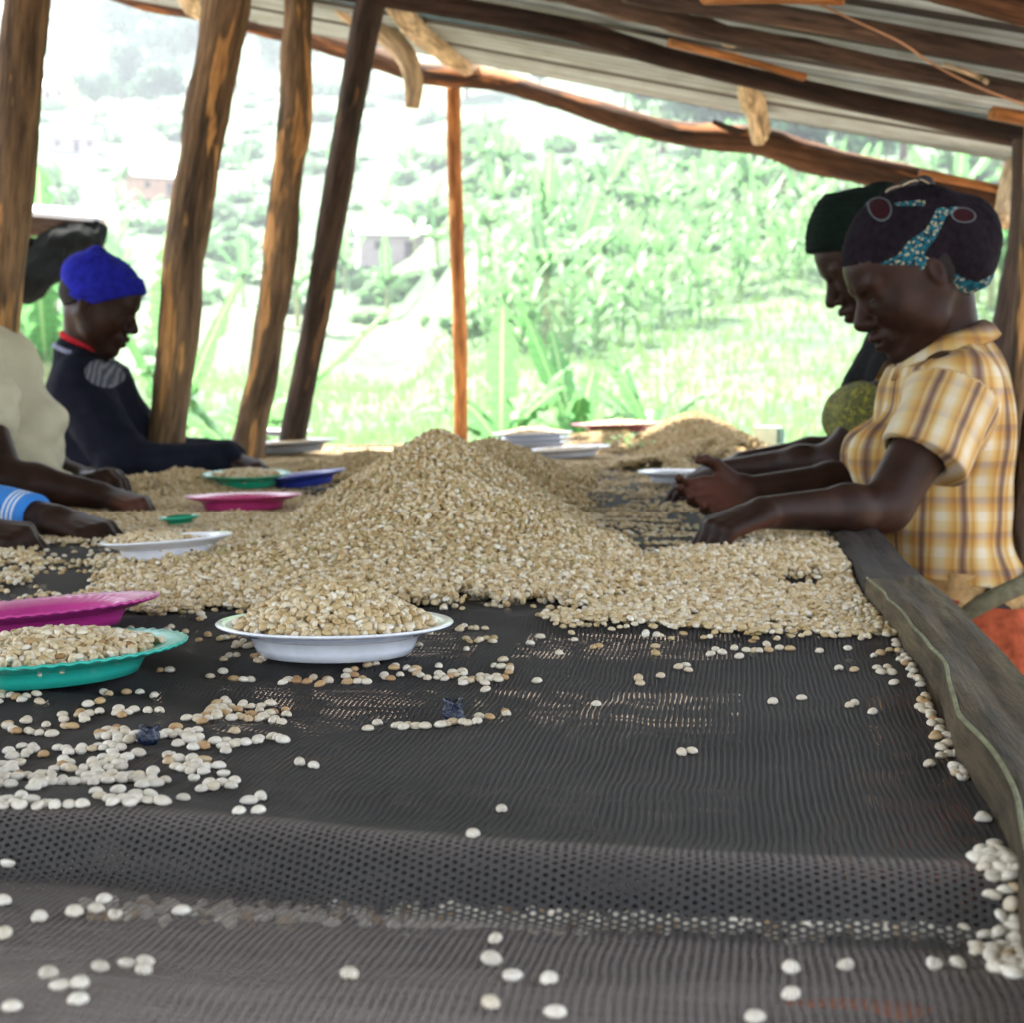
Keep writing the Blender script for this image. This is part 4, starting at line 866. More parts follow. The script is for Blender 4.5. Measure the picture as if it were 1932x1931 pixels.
# ------------------------------------------------------------------ plates
def plate_mat(name, c, rough=0.22, ring=None, hh=0.03):
    m, nt, b = new_mat(name)
    n = noise(nt, 60, 4, objco(nt)); r = ramp(nt, [(0.35, tuple(x * 0.9 for x in c)), (0.65, c)]); nt.links.new(n.outputs[0], r.inputs[0]); cc = r.outputs[0]
    if ring:
        sx = nt.nodes.new('ShaderNodeSeparateXYZ'); nt.links.new(objco(nt), sx.inputs[0])
        f = math_(nt, 'LESS_THAN', math_(nt, 'ABSOLUTE', math_(nt, 'SUBTRACT', sx.outputs[2], ring[0])), ring[1]); cc = mixc(nt, math_(nt, 'MULTIPLY', f, 0.7), cc, ring[2])
    nt.links.new(cc, b.inputs['Base Color']); b.inputs['Roughness'].default_value = rough; b.inputs['Coat Weight'].default_value = 0.2
    return m
M['enamel'] = plate_mat('white_enamel', (0.74, 0.76, 0.82), 0.18, (0.024, 0.0022, (0.2, 0.27, 0.6)))
M['white_plastic'] = plate_mat('white_plastic', (0.66, 0.68, 0.74), 0.3)
M['teal'] = plate_mat('teal_plastic', (0.02, 0.42, 0.33), 0.3); M['magenta'] = plate_mat('magenta_plastic', (0.48, 0.03, 0.24), 0.3)
M['pink'] = plate_mat('pink_plastic', (0.55, 0.04, 0.2), 0.3); M['green'] = plate_mat('green_plastic', (0.01, 0.33, 0.19), 0.35); M['blue'] = plate_mat('blue_plastic', (0.02, 0.04, 0.32), 0.35)
M['maroon'] = plate_mat('maroon_plastic', (0.25, 0.015, 0.05), 0.35); M['grey_enamel'] = plate_mat('grey_enamel', (0.32, 0.34, 0.36), 0.35)
def plate(name, px, py, R, H, mat, lab, tilt=0, fluted=True, ztop=0, fill=0, fill_off=(0, 0), taxis=0.0, grp=None, base=0.64, fillk=.25, tn=(0.3, 1.0)):
    p = G(px, py); s, t = to_st(p); z = float(net_z(s, t)) + 0.001 + ztop
    prof = [(0, 0.0035), (base * .9, 0.0035), (base, 0.004), (base * 1.05, .011), (base * 1.10, H * .64), (base * 1.16, H * .72), (.9, H * .93), (1.0, H)]
    inner = [(r_, z_ + (0.0022)) for r_, z_ in prof]
    outer = [(1.0, H - .0006), (.9, H * .93 - .002), (base * 1.17, H * .68 - .001), (base * 1.12, H * .60), (base * 1.07, .008), (base * 1.02, 0.0005), (base * .95, 0.0), (0, 0.0)]
    pr = inner[:-1] + [(1.0, H + .0022), (1.012, H + .0008)] + outer
    n = 240; V = []; F = []; prr = []
    for r_, z_ in pr:
        for j in range(n):
            th = 2 * PI * j / n; fl = max(0, (r_ - base * 1.18) / (1 - base * 1.18)) if fluted else 0
            rr = R * r_ * (1 + (0.0035 * fl * math.cos(54 * th)))
            V.append((rr * math.cos(th), rr * math.sin(th), z_ + 0.0008 * fl * math.cos(54 * th + 1.5 + 5 * fl)))
    m = len(pr)
    for i in range(m - 1):
        for j in range(n): F.append([i * n + j, i * n + (j + 1) % n, (i + 1) * n + (j + 1) % n, (i + 1) * n + j])
    me = mesh_np(name, V, F); o = obj(name, me, mat, None, (p[0], p[1], z))
    th = math.radians(tilt); o.rotation_euler = (math.radians(taxis), -th, 0); o.location.z += (abs(math.sin(th)) + abs(math.sin(math.radians(taxis)))) * R * base * 0.7
    tag(o, lab, 'plate' if H < 0.033 else 'bowl', grp)
    if fill:
        g2 = np.random.default_rng(int(px)); A = []
        rm = R * 0.93; ct = 0
        N_ = int(PI * (rm / 0.0062) ** 2)
        for lay in range(4):
            rr = rm * np.sqrt(g2.random(N_)); th2 = g2.uniform(0, 6.283, N_); x = rr * np.cos(th2); y = rr * np.sin(th2)
            floor_ = np.interp(rr / R, [q[0] for q in inner], [q[1] for q in inner])
            dome = H * 0.75 + fill * (1 - (np.hypot(x - fill_off[0], y - fill_off[1]) / rm) ** 1.6) - .003 * lay
            dome += 0.003 * vnoise(x * 60 + px, y * 60)
            okk = dome > floor_ + 0.001; A.append(np.stack([x, y, dome], -1)[okk])
        A = np.concatenate(A); Rm = np.array(o.rotation_euler.to_matrix()); A = A @ Rm.T + np.array(o.location)
        nn = len(A); q = scatter('plate_beans', A, np.stack([g2.normal(size=nn) * .7 + (g2.random(nn) < .35) * PI, g2.normal(size=nn) * .7, g2.uniform(0, 6.28, nn)], -1), np.where(g2.random(nn) < .06, g2.uniform(0, .12, nn), g2.uniform(tn[0], tn[1], nn)), g2.uniform(.88, 1.12, nn), 'coffee beans filling the ' + lab.split(',')[0]); q['category'] = 'coffee beans'
    return o
plate('enamel_bowl', 633, 1243, 0.114, 0.029, M['enamel'], 'white enamel bowl heaped with beans, nearest and in front of the main heap', 0, False, 0, .044, taxis=-2)
plate('plastic_plate', 84, 1280, 0.129, 0.025, M['teal'], 'teal fluted plate full of beans, cut by the left edge', 2.6, True, 0, .020, (0.0, 0), tn=(.5, 1), taxis=-2)
plate('plastic_plate', 82, 1203, 0.121, 0.025, M['magenta'], 'magenta fluted plate tipped up behind the teal plate', 4.6, True, 0.0, 0, (-0.06, 0), taxis=-3)
plate('plastic_plate', 318, 1077, 0.091, 0.029, M['white_plastic'], 'white plate of beans tilted on the spread layer, left of the main heap', 4.0, False, 0.008, .014, (-0.03, 0), tn=(.4, 1), taxis=-2)
plate('plastic_plate', 460, 968, 0.113, 0.027, M['pink'], 'pink plate with white rim in front of the green plate', 1.0, True, 0.003, taxis=-1.5)
plate('plastic_plate', 466, 929, 0.099, 0.028, M['green'], 'dark green plate of beans behind the pink plate', 0.5, True, 0.012, .016, taxis=2.5)
plate('plastic_plate', 574, 925, 0.10, 0.026, M['blue'], 'dark blue plate half buried at the left foot of the main heap', 7, True, 0.006)
plate('small_dish', 340, 1003, 0.034, 0.010, M['green'], 'tiny green dish almost buried in beans in front of the pink plate', 4, False, 0.012)
for k, (dz, lab) in enumerate([(0.0, 'bottom plate of the white stack behind the main heap, right of the middle post'), (.017, 'middle plate of the white stack behind the main heap'), (.034, 'top plate of the white stack behind the main heap, with beans')]):
    plate('plastic_plate', 1005, 858, 0.132, 0.028, M['white_plastic'], lab, 1.5, False, 0.008 + dz, .022 if k == 2 else 0)
plate('plastic_plate', 1072, 868, 0.134, 0.027, M['white_plastic'], 'wide white plate tipped to the right in front of the white stack', 3.5, False, 0.006, .002)
plate('plastic_plate', 1165, 849, 0.163, 0.030, M['maroon'], 'maroon plate of beans at the far end beside the far heap', 1.5, True, 0.062, .016)
plate('plastic_plate', 1275, 918, 0.092, 0.024, M['white_plastic'], 'white plate under the hands of the woman in the black cap', 0, False, 0.012)
plate('tray', 548, 862, 0.155, 0.034, M['grey_enamel'], 'grey enamel tray at the far left end of the table', 3, False, 0.012, .004)
plate('plastic_plate', 535, 852, 0.10, 0.018, M['white_plastic'], 'thin white plate lying on the grey tray', -1, False, 0.055)
plate('small_dish', 877, 868, 0.028, 0.02, M['pink'], 'small pale pink dish peeking over the heap at the foot of the middle post', 0, False, 0.03)

# small things on the table
m_, nt, b = new_mat('dark_blue_plastic'); b.inputs['Base Color'].default_value = (0.006, 0.012, 0.034, 1); b.inputs['Roughness'].default_value = 0.2; n = noise(nt, 220, 3, objco(nt), dist=1.5); bump(nt, b, n.outputs[0], .8, .002); M['bluebag'] = m_
def knot(px, py, w, h, lab, seed):
    p = G(px, py); s, t = to_st(p); z0 = float(net_z(s, t)); g2 = np.random.default_rng(seed)
    th = np.linspace(0, 2 * PI, 16, endpoint=False); rows = []
    for i, (rr, zz) in enumerate([(0.3, -.05), (.8, 0.1), (1, .35), (.9, .55), (.75, .72), (.85, .88), (.8, 1.0), (.35, .86), (.05, .7)]):
        q = rr * (1 + .28 * np.cos(3 * th + i * .5 + seed) + .1 * g2.normal(size=16)); rows.append(np.stack([q * np.cos(th) * w / 2, q * np.sin(th) * w / 2 * .7, (zz + .08 * np.sin(2 * th + seed)) * h], -1))
    V = np.concatenate(rows); F = []
    for i in range(len(rows) - 1):
        for j in range(16): F.append([i * 16 + j, i * 16 + (j + 1) % 16, (i + 1) * 16 + (j + 1) % 16, (i + 1) * 16 + j])
    o = obj('plastic_tie', mesh_np('plastic_tie', V, F), M['bluebag'], None, (p[0], p[1], z0)); tag(o, lab, 'plastic tie')
knot(857, 1360, .017, .020, 'twisted dark blue plastic tie standing in the middle of the net', 1); knot(283, 1415, .016, .014, 'small dark blue plastic tie among the loose beans on the left', 2)
# green leaf scrap near the hands, pale carton at the far corner
V, F = leaf_strip(0.06, 0.016, .1, .3, 3, False, 6); o = obj('leaf_scrap', mesh_np('leaf_scrap', V, F), simple('fresh_green', (0.2, 0.5, 0.12), .4), None, G(1312, 1003) + [0, 0, .006]); tag(o, 'fresh green leaf scrap beside the hands on the right', 'leaf')
ct_ = empty('carton', tuple(G(1448, 852) + [0, 0, 0.0]), (0, 0, -.5)); tag(ct_, 'pale green-white carton propped at the far right table corner', 'carton')
mw = simple('pale_card', (0.55, 0.62, 0.5), .6); mg = simple('dark_green_card', (0.05, 0.12, 0.09), .5)
for nm, c_, sz, mt in (('side', (0, 0, .05), (.085, .06, .075), mw), ('end_panel', (.047, 0, .055), (.008, .052, .05), mg), ('base', (0, 0, .005), (.10, .075, .012), mw)):
    V, F, _ = box(c_, sz); q = bpy.data.objects.new(nm, mesh_np(nm, V, F, False)); q.data.materials.append(mt); col.objects.link(q); q.parent = ct_
# plank strip at the far right edge, outdoor light painted as pale colour
edge_board('pale_strip', bt([(1535, 875), (1500, 838)], TZ + .03), bt([(1600, 868), (1545, 826)], TZ + .03), TZ - .0, TZ + .035, simple('lit_plank_paint', (0.42, 0.5, 0.36), .7), 'pale green strip of far right edge plank, outdoor light painted into its colour', seed=5)
# tiny orange husk near the camera under the net
V, F = leaf_strip(0.075, 0.012, .02, .1, 5, True, 6); o = obj('dry_leaf', mesh_np('dry_leaf', V, F), simple('orange_leaf', (0.5, 0.14, 0.04), .6), None, G(1480, 1895, TZ - .02)); tag(o, 'orange dry leaf showing through the net near the bottom right', 'leaf')
# ------------------------------------------------------------------ people: smooth distance fields turned into one continuous surface
def surface_nets(Fd, org, h):
    I = Fd < 0
    nx, ny, nz = Fd.shape
    cnt = np.zeros((nx - 1, ny - 1, nz - 1), np.int8)
    offs = [(a, b, c) for a in (0, 1) for b in (0, 1) for c in (0, 1)]
    for a, b, c in offs: cnt += I[a:nx - 1 + a, b:ny - 1 + b, c:nz - 1 + c]
    mix = (cnt > 0) & (cnt < 8); ci = np.argwhere(mix); idx = np.full(mix.shape, -1, np.int32); idx[mix] = np.arange(len(ci))
    vals = np.stack([Fd[ci[:, 0] + a, ci[:, 1] + b, ci[:, 2] + c] for a, b, c in offs])
    acc = np.zeros((len(ci), 3)); n = np.zeros(len(ci)); O = np.array(offs, float)
    for i in range(8):
        for j in range(i + 1, 8):
            if np.abs(O[i] - O[j]).sum() != 1: continue
            va, vb = vals[i], vals[j]; m = (va < 0) != (vb < 0); t = np.where(m, va / np.where(m, va - vb, 1), 0)
            acc += np.where(m[:, None], O[i] + t[:, None] * (O[j] - O[i]), 0); n += m
    V = (ci + acc / n[:, None]) * h + org
    Fs = []
    for ax in range(3):
        sl0 = [slice(None)] * 3; sl1 = [slice(None)] * 3; sl0[ax] = slice(0, -1); sl1[ax] = slice(1, None)
        ch = I[tuple(sl0)] != I[tuple(sl1)]; e = np.argwhere(ch); o1, o2 = [(1, 2), (2, 0), (0, 1)][ax]
        e = e[(e[:, o1] > 0) & (e[:, o2] > 0) & (e[:, o1] < Fd.shape[o1] - 1) & (e[:, o2] < Fd.shape[o2] - 1)]
        def at(d1, d2):
            q = e.copy(); q[:, o1] -= d1; q[:, o2] -= d2; return idx[q[:, 0], q[:, 1], q[:, 2]]
        Q = np.stack([at(1, 1), at(0, 1), at(0, 0), at(1, 0)], -1); neg = I[e[:, 0], e[:, 1], e[:, 2]]
        Q = np.where(neg[:, None], Q, Q[:, ::-1]); Fs.append(Q)
    return V, np.concatenate(Fs)

class Field:
    """a set of rounded cones and ellipsoids blended smoothly"""
    def __init__(self): self.p = []
    def cone(self, a, b, ra, rb, k=.02, sub=False): self.p.append(('c', np.array(a, float), np.array(b, float), ra, rb, k, sub)); return self
    def ell(self, c, r, R=None, k=.02, sub=False): self.p.append(('e', np.array(c, float), np.array(r, float), np.eye(3) if R is None else np.array(R, float), 0, k, sub)); return self
    def bounds(self, pad):
        lo = np.full(3, 1e9); hi = -lo
        for q in self.p:
            if q[6]: continue
            if q[0] == 'c': lo = np.minimum(lo, np.minimum(q[1] - q[3], q[2] - q[4])); hi = np.maximum(hi, np.maximum(q[1] + q[3], q[2] + q[4]))
            else: m = q[2].max(); lo = np.minimum(lo, q[1] - m); hi = np.maximum(hi, q[1] + m)
        return lo - pad, hi + pad
    def dist(self, q, X, infl=0.0):
        if q[0] == 'c':
            ab = q[2] - q[1]; L2 = ab @ ab + 1e-12; pa = X - q[1]; t = np.clip((pa @ ab) / L2, 0, 1)
            return np.linalg.norm(pa - t[..., None] * ab, axis=-1) - (q[3] + (q[4] - q[3]) * t) - infl
        l = (X - q[1]) @ q[3].T; r_ = q[2] + infl; k0 = np.linalg.norm(l / r_, axis=-1); k1 = np.linalg.norm(l / r_ ** 2, axis=-1)
        return k0 * (k0 - 1) / np.maximum(k1, 1e-9)
    def mesh(self, h, infl=0.0, post=None, big=0.06):
        lo, hi = self.bounds(infl + 0.02); n = np.ceil((hi - lo) / h).astype(int) + 1
        Fd = np.full(n, big, np.float32)
        for q in self.p:
            if q[0] == 'c': a = np.minimum(q[1] - q[3], q[2] - q[4]); b_ = np.maximum(q[1] + q[3], q[2] + q[4])
            else: a = q[1] - q[2].max(); b_ = q[1] + q[2].max()
            i0 = np.clip(np.floor((a - infl - .045 - lo) / h).astype(int), 0, n); i1 = np.clip(np.ceil((b_ + infl + .045 - lo) / h).astype(int) + 1, 0, n)
            if (i1 <= i0).any(): continue
            ax = [lo[d] + h * np.arange(i0[d], i1[d]) for d in range(3)]
            X = np.stack(np.meshgrid(*ax, indexing='ij'), -1); d = self.dist(q, X, infl)
            w = Fd[i0[0]:i1[0], i0[1]:i1[1], i0[2]:i1[2]]; k = q[5]
            if q[6]: d = -d; hh = np.clip(0.5 - 0.5 * (w - d) / k, 0, 1); w[...] = w * (1 - hh) + d * hh + k * hh * (1 - hh)
            else: hh = np.clip(0.5 + 0.5 * (d - w) / k, 0, 1); w[...] = d * (1 - hh) + w * hh - k * hh * (1 - hh)
        if post is not None:
            ax = [lo[d] + h * np.arange(n[d]) for d in range(3)]; X = np.meshgrid(*ax, indexing='ij', sparse=True); Fd = post(Fd, X).astype(np.float32)
        Fd[0], Fd[-1], Fd[:, 0], Fd[:, -1], Fd[:, :, 0], Fd[:, :, -1] = (big,) * 6
        return surface_nets(Fd, lo, h)
def nrm(v): v = np.array(v, float); return v / np.linalg.norm(v)
def head_frame(ear, fwd_sign, tilt, yaw_, sc, roll=0):
    """local x forward, y left, z up -> world; tilt>0 looks down"""
    f = np.array([fwd_sign * math.cos(tilt) * math.cos(yaw_), math.cos(tilt) * math.sin(yaw_), -math.sin(tilt)]); f = nrm(f)
    u = np.array([fwd_sign * math.sin(tilt), 0, math.cos(tilt)]); u = nrm(u - f * (u @ f)); l = np.cross(u, f)
    if roll: u, l = u * math.cos(roll) + l * math.sin(roll), l * math.cos(roll) - u * math.sin(roll)
    B = np.stack([f, l, u], 1) * sc
    return np.array(ear), B, sc
def head(Fd, H, nose=1.0, lip=1.0):
    o, B, sc = H; Rm = (B / sc).T
    def P(x, y, z): return o + B @ np.array([x, y, z])
    def e(c, r, k=.015, sub=False): Fd.ell(P(*c), np.array(r) * sc, Rm, k, sub)
    def c(a, b_, ra, rb, k=.012, sub=False): Fd.cone(P(*a), P(*b_), ra * sc, rb * sc, k, sub)
    e((-.012, 0, .035), (.098, .076, .084)); e((.034, 0, -.012), (.060, .064, .082), .03); e((.044, 0, .046), (.052, .062, .050), .02)
    for s in (-1, 1):
        c((-.005, .050 * s, -.035), (.026, .042 * s, -.068), .024, .021, .03); c((.026, .042 * s, -.068), (.072, .008 * s, -.094), .021, .018, .03)
        e((.058, .036 * s, -.024), (.028, .025, .030), .03)
        e((.092, .030 * s, .010), (.014, .017, .010), .010, True)
        c((.079, .018 * s, .008), (.077, .042 * s, .007), .0115, .0105, .008)
        c((.086, .014 * s, .028), (.080, .045 * s, .027), .0095, .009, .014)
        e((-.010, .075 * s, -.004), (.015, .007, .027), .006); e((-.007, .083 * s, -.002), (.007, .005, .014), .004, True)
        e((.099, .0135 * s, -.031), (.012, .0085, .009), .006)
    c((.088, 0, .014), (.1125 + .002 * nose, 0, -.024), .0085, .0125, .010)
    e((.082, 0, -.062), (.024, .028, .026), .012)
    for s in (-1, 1):
        c((.1065 * 1.0, 0.002 * s, -.054), (.092, .021 * s, -.059), .0082 * lip, .005, .005); c((.102, 0.002 * s, -.071), (.090, .019 * s, -.067), .0092 * lip, .005, .005)
    e((.112, 0, -.0625), (.012, .03, .0018), .003, True)
    e((.083, 0, -.098), (.018, .020, .016), .012); return P
def hand(Fd, wrist, knuck, tip, up, side, curl=.5, sc=1.0, spread=.3, thumb_out=.6):
    """palm from wrist to knuckles, four separate fingers curling to the tips, thumb from the side of the palm.
    up = back of the hand, side = towards the thumb"""
    wrist, knuck, tip = map(lambda v: np.array(v, float), (wrist, knuck, tip)); d = nrm(knuck - wrist); up = nrm(np.array(up) - d * (np.array(up) @ d)); side = nrm(np.array(side) - d * (np.array(side) @ d) - up * (np.array(side) @ up))
    Lp = .085 * sc; k0 = wrist + d * Lp; ln = [.078, .086, .080, .064]; fd = nrm(tip - knuck)
    for i in range(4):
        o_ = (1.5 - i) * .0185 * sc
        kb = k0 + side * o_ - d * abs(i - 1.2) * .006 * sc - up * abs(i - 1.3) * .002
        Fd.cone(wrist + side * o_ * .62, kb, .0145 * sc, .0115 * sc, .012)
        L = ln[i] * sc; a = kb; cur = curl * (1 + .12 * i)
        dir0 = nrm(d * .35 + fd + side * (1.5 - i) * .06 * spread)
        axis = nrm(np.cross(dir0, -up))
        def rot(v, ang): return v * math.cos(ang) + np.cross(axis, v) * math.sin(ang) + axis * (axis @ v) * (1 - math.cos(ang))
        dd = rot(dir0, cur * .25)
        for j, (f, r0, r1) in enumerate(((.46, .0098, .0088), (.30, .0088, .0080), (.24, .0080, .0068))):
            b_ = a + dd * L * f; Fd.cone(a, b_, r0 * sc, r1 * sc, .003 if j else .006); a = b_; dd = rot(dd, cur * .75)
    t0 = wrist + d * .022 * sc + side * .024 * sc - up * .006; t1 = t0 + nrm(d * .75 + side * thumb_out - up * .35) * .036 * sc; t2 = t1 + nrm(d * 1.0 + side * thumb_out * .25 - up * .45) * .030 * sc; t3 = t2 + nrm(d * 1.0 - side * .15 - up * .5) * .024 * sc
    Fd.cone(t0, t1, .0155 * sc, .0115 * sc, .010); Fd.cone(t1, t2, .0105 * sc, .0095 * sc, .004); Fd.cone(t2, t3, .0095 * sc, .0075 * sc, .003)
def arm(Fd, sh, el, wr, r=(.046, .038, .034, .024)):
    Fd.cone(sh, el, r[0], r[1], .02); m = np.array(el) * .68 + np.array(wr) * .32; Fd.cone(el, m, r[2], r[2] * 1.06, .02); Fd.cone(m, wr, r[2] * 1.04, r[3], .02)
m_, nt, b = new_mat('dark_skin')
n1 = noise(nt, 22, 5, objco(nt)); n2 = noise(nt, 300, 2, objco(nt)); r1 = ramp(nt, [(0.3, (0.014, 0.0065, 0.0042)), (0.7, (0.030, 0.0125, 0.0078))]); nt.links.new(n1.outputs[0], r1.inputs[0])
pm = attr(nt, 'palm').outputs['Fac']; nt.links.new(mixc(nt, pm, r1.outputs[0], (0.085, 0.030, 0.018)), b.inputs['Base Color'])
b.inputs['Roughness'].default_value = 0.48; b.inputs['Specular IOR Level'].default_value = 0.13; bump(nt, b, n2.outputs[0], .15, .0006)
M['skin'] = m_
def skin_obj(V, F, root, palms=()):
    me = mesh_np('body', V, F); a = np.zeros(len(V))
    if palms:
        me.update(); N_ = np.zeros(len(V) * 3, np.float32); me.vertices.foreach_get('normal', N_); N_ = N_.reshape(-1, 3)
        for c, nrml, rad in palms: a = np.maximum(a, np.clip((N_ @ nrm(nrml)) * 2.2, 0, 1) * np.clip(1.6 - np.linalg.norm(V - np.array(c), axis=1) / rad, 0, 1))
    vattr(me, 'palm', a, 'FLOAT'); return obj('body', me, M['skin'], root)
def knit_mat(name, c, c2=None, sc=240):
    m, nt, b = new_mat(name); w = nt.nodes.new('ShaderNodeTexWave'); w.inputs['Scale'].default_value = sc; w.inputs['Distortion'].default_value = 2; w.bands_direction = 'Z'; nt.links.new(objco(nt), w.inputs[0])
    n = noise(nt, 60, 4, objco(nt)); r = ramp(nt, [(0.3, tuple(x * .65 for x in c)), (0.7, c2 or tuple(x * 1.25 for x in c))]); nt.links.new(n.outputs[0], r.inputs[0]); nt.links.new(r.outputs[0], b.inputs['Base Color'])
    b.inputs['Roughness'].default_value = .9; b.inputs['Specular IOR Level'].default_value = .06
    bump(nt, b, math_(nt, 'ADD', w.outputs['Fac'], n.outputs[0]), .5, .002); return m
def cloth_noise(V, amp, sc, seed=0):
    return amp * vnoise(V[..., 0] * sc + seed, V[..., 1] * sc, V[..., 2] * sc)
def person(ground_xy, label):
    t = empty('person', (ground_xy[0], ground_xy[1], 0)); tag(t, label, 'person'); return t
def plane_cut(pt, n_):
    pt = np.array(pt, float); n_ = nrm(n_)
    return lambda X: (X[0] - pt[0]) * n_[0] + (X[1] - pt[1]) * n_[1] + (X[2] - pt[2]) * n_[2]
def wrinkle(X, amp, sc, seed=0.0, zs=1.0):
    a, b_, c = np.broadcast_arrays(*X)
    # evaluate noise coarsely (cheap) and stretch
    return amp * vnoise(a * sc + seed, b_ * sc + seed * 2, c * sc * zs)
def legs(Fd, hip, foot_y0, sgn, r=.075, gap=.09):
    hip = np.array(hip, float)
    for s in (-1, 1):
        h_ = hip + [0, s * gap, -.03]; kn = np.array([hip[0] + sgn * .03, hip[1] + s * gap, .50]); an = np.array([hip[0], hip[1] + s * gap, .08])
        Fd.cone(h_, kn, r, r * .7, .03); Fd.cone(kn, an, r * .68, r * .46, .03); Fd.cone(an + [0, 0, -.04], an + [sgn * .15, 0, -.045], .036, .026, .03)

# ================= woman in the plaid shirt
root = person(W(1800, 1120, 2.80), 'woman in a yellow plaid shirt and dark patterned head wrap sorting beans on the right')
ear = W(1722, 522, 2.80); H1 = head_frame(ear, -1, math.radians(30), math.radians(-9), 1.07)
B1 = Field(); P1 = head(B1, H1, 1.0, 1.1)
nb = W(1788, 668, 2.83); B1.cone(P1(-.035, 0, -.045), nb, .050, .060, .03)
ch, wa, hp = W(1775, 800, 2.84), W(1778, 985, 2.84), W(1800, 1120, 2.84)
shN, shF = W(1800, 735, 2.69), W(1745, 735, 3.02)
B1.cone(shN, shF, .062, .062, .03); B1.ell(ch, (.100, .16, .16), k=.03); B1.ell(W(1685, 865, 2.78), (.065, .06, .06), k=.03); B1.ell(W(1665, 865, 2.95), (.065, .06, .06), k=.03)
B1.ell(wa, (.098, .14, .15), k=.03); B1.ell(hp, (.12, .16, .13), k=.03)
elN, wrN = W(1672, 958, 2.60), W(1440, 968, 2.47); elF, wrF = W(1640, 905, 3.0), W(1405, 925, 2.84)
TORSO = list(B1.p[-6:]); arm_i = len(B1.p)
arm(B1, W(1790, 750, 2.66), elN, wrN, (.052, .042, .037, .026)); arm(B1, shF, elF, wrF, (.050, .040, .035, .024))
knN = W(1385, 985, 2.45); hand(B1, wrN, knN, W(1350, 1062, 2.44), (-.45, -.35, .85), (-.1, .9, -.2), .62, 1.05, .5, .7)
knF = W(1340, 938, 2.80); hand(B1, wrF, knF, W(1262, 950, 2.74), (0.0, .8, -.45), (-.3, -.2, .9), .45, 1.05, .6, .9)
legs(B1, hp, 0, -1)
V, F = B1.mesh(.0036)
skin_obj(V, F, root, [(W(1345, 945, 2.76), (-.1, -.85, .45), .07), (W(1385, 1015, 2.46), (.3, .0, -.9), .06)])
# shirt
S1 = Field(); S1.p = [list(q) for q in TORSO]; S1.p = [tuple(q) for q in TORSO]
S1.p[-1] = ('e', hp + [0, 0, .015], np.array([.118, .16, .10]), np.eye(3), 0, .03, False)
S1.cone(W(1792, 745, 2.675), W(1742, 872, 2.62), .056, .060, .03); S1.cone(shF, W(1700, 860, 3.02), .064, .066, .03)
S1.ell(W(1838, 880, 2.84), (.035, .12, .16), k=.05); S1.cone(W(1780, 700, 2.83), W(1775, 740, 2.84), .07, .085, .03)
cuf = plane_cut(W(1738, 866, 2.62), np.array(elN) - np.array(W(1792, 745, 2.675)))
hem = plane_cut(W(1790, 1085, 2.84), (-.12, 0, -1)); neckc = plane_cut(W(1775, 660, 2.83), (-.36, 0, 1))
def post1(Fd, X):
    Fd = Fd + wrinkle(X, .006, 13, 2.0, .6) + wrinkle(X, .003, 34, 5.0, .5)
    a, b_ = np.array(W(1790, 750, 2.66)), np.array(elN); ab = b_ - a; L2 = ab @ ab
    t = ((X[0] - a[0]) * ab[0] + (X[1] - a[1]) * ab[1] + (X[2] - a[2]) * ab[2]) / L2
    axd = np.sqrt((X[0] - a[0] - t * ab[0]) ** 2 + (X[1] - a[1] - t * ab[1]) ** 2 + (X[2] - a[2] - t * ab[2]) ** 2)
    near_sleeve = np.clip(1 - np.sqrt((X[0] - cufp[0]) ** 2 + (X[1] - cufp[1]) ** 2 + (X[2] - cufp[2]) ** 2) / .16, 0, 1) > 0
    lim = np.where(near_sleeve & (axd < .105) & (np.broadcast_to(X[1], Fd.shape) < 2.68), cuf(X), -1.0)
    inner = None
    Fd = np.maximum(Fd, lim); Fd = np.maximum(Fd, hem(X)); Fd = np.maximum(Fd, neckc(X))
    # hollow of the cuff round the arm
    a, b_ = np.array(W(1790, 750, 2.66)), np.array(elN); ab = b_ - a; L2 = ab @ ab
    t = ((X[0] - a[0]) * ab[0] + (X[1] - a[1]) * ab[1] + (X[2] - a[2]) * ab[2]) / L2
    dx = np.sqrt((X[0] - a[0] - t * ab[0]) ** 2 + (X[1] - a[1] - t * ab[1]) ** 2 + (X[2] - a[2] - t * ab[2]) ** 2) - .053
    hol = np.maximum(dx, np.maximum(.42 - t, t - .70)); return np.maximum(Fd, -hol)
cufp = W(1745, 862, 2.62)
V, F = S1.mesh(.0042, .014, post1)
me = mesh_np('shirt', V, F)
a, b_ = np.array(W(1792, 745, 2.675)), np.array(cufp); ab = nrm(b_ - a); d_arm = np.linalg.norm((V - a) - np.clip((V - a) @ ab, 0, .3)[:, None] * ab, axis=1)
sleeve = (d_arm < .092) & ((V - a) @ ab > .0) & (V[:, 1] < 2.76)
ct = wa; ang = np.arctan2(V[:, 1] - ct[1], V[:, 0] - ct[0]); uT = ang * .145; vT = V[:, 2]
per = nrm(np.cross(ab, [0, 1, 0])); uS = (V - a) @ per; vS = (V - a) @ ab
vattr(me, 'plaid', np.stack([np.where(sleeve, uS * 1.15 + .02, uT), np.where(sleeve, vS, vT), np.where(sleeve, 1.0, 0)], -1))
m_, nt, b = new_mat('yellow_plaid_cotton')
av = attr(nt, 'plaid').outputs['Vector']; nz = noise(nt, 9, 3, objco(nt)); sx = nt.nodes.new('ShaderNodeSeparateXYZ'); nt.links.new(av, sx.inputs[0])
def stripes(src, period, stops, ph=0.0, wob=.004):
    q = math_(nt, 'ADD', src, math_(nt, 'MULTIPLY', math_(nt, 'SUBTRACT', nz.outputs[0], .5), wob)); q = math_(nt, 'FRACT', math_(nt, 'ADD', math_(nt, 'DIVIDE', q, period), 10.0 + ph)); r = ramp(nt, stops); nt.links.new(q, r.inputs[0]); return r.outputs[0]
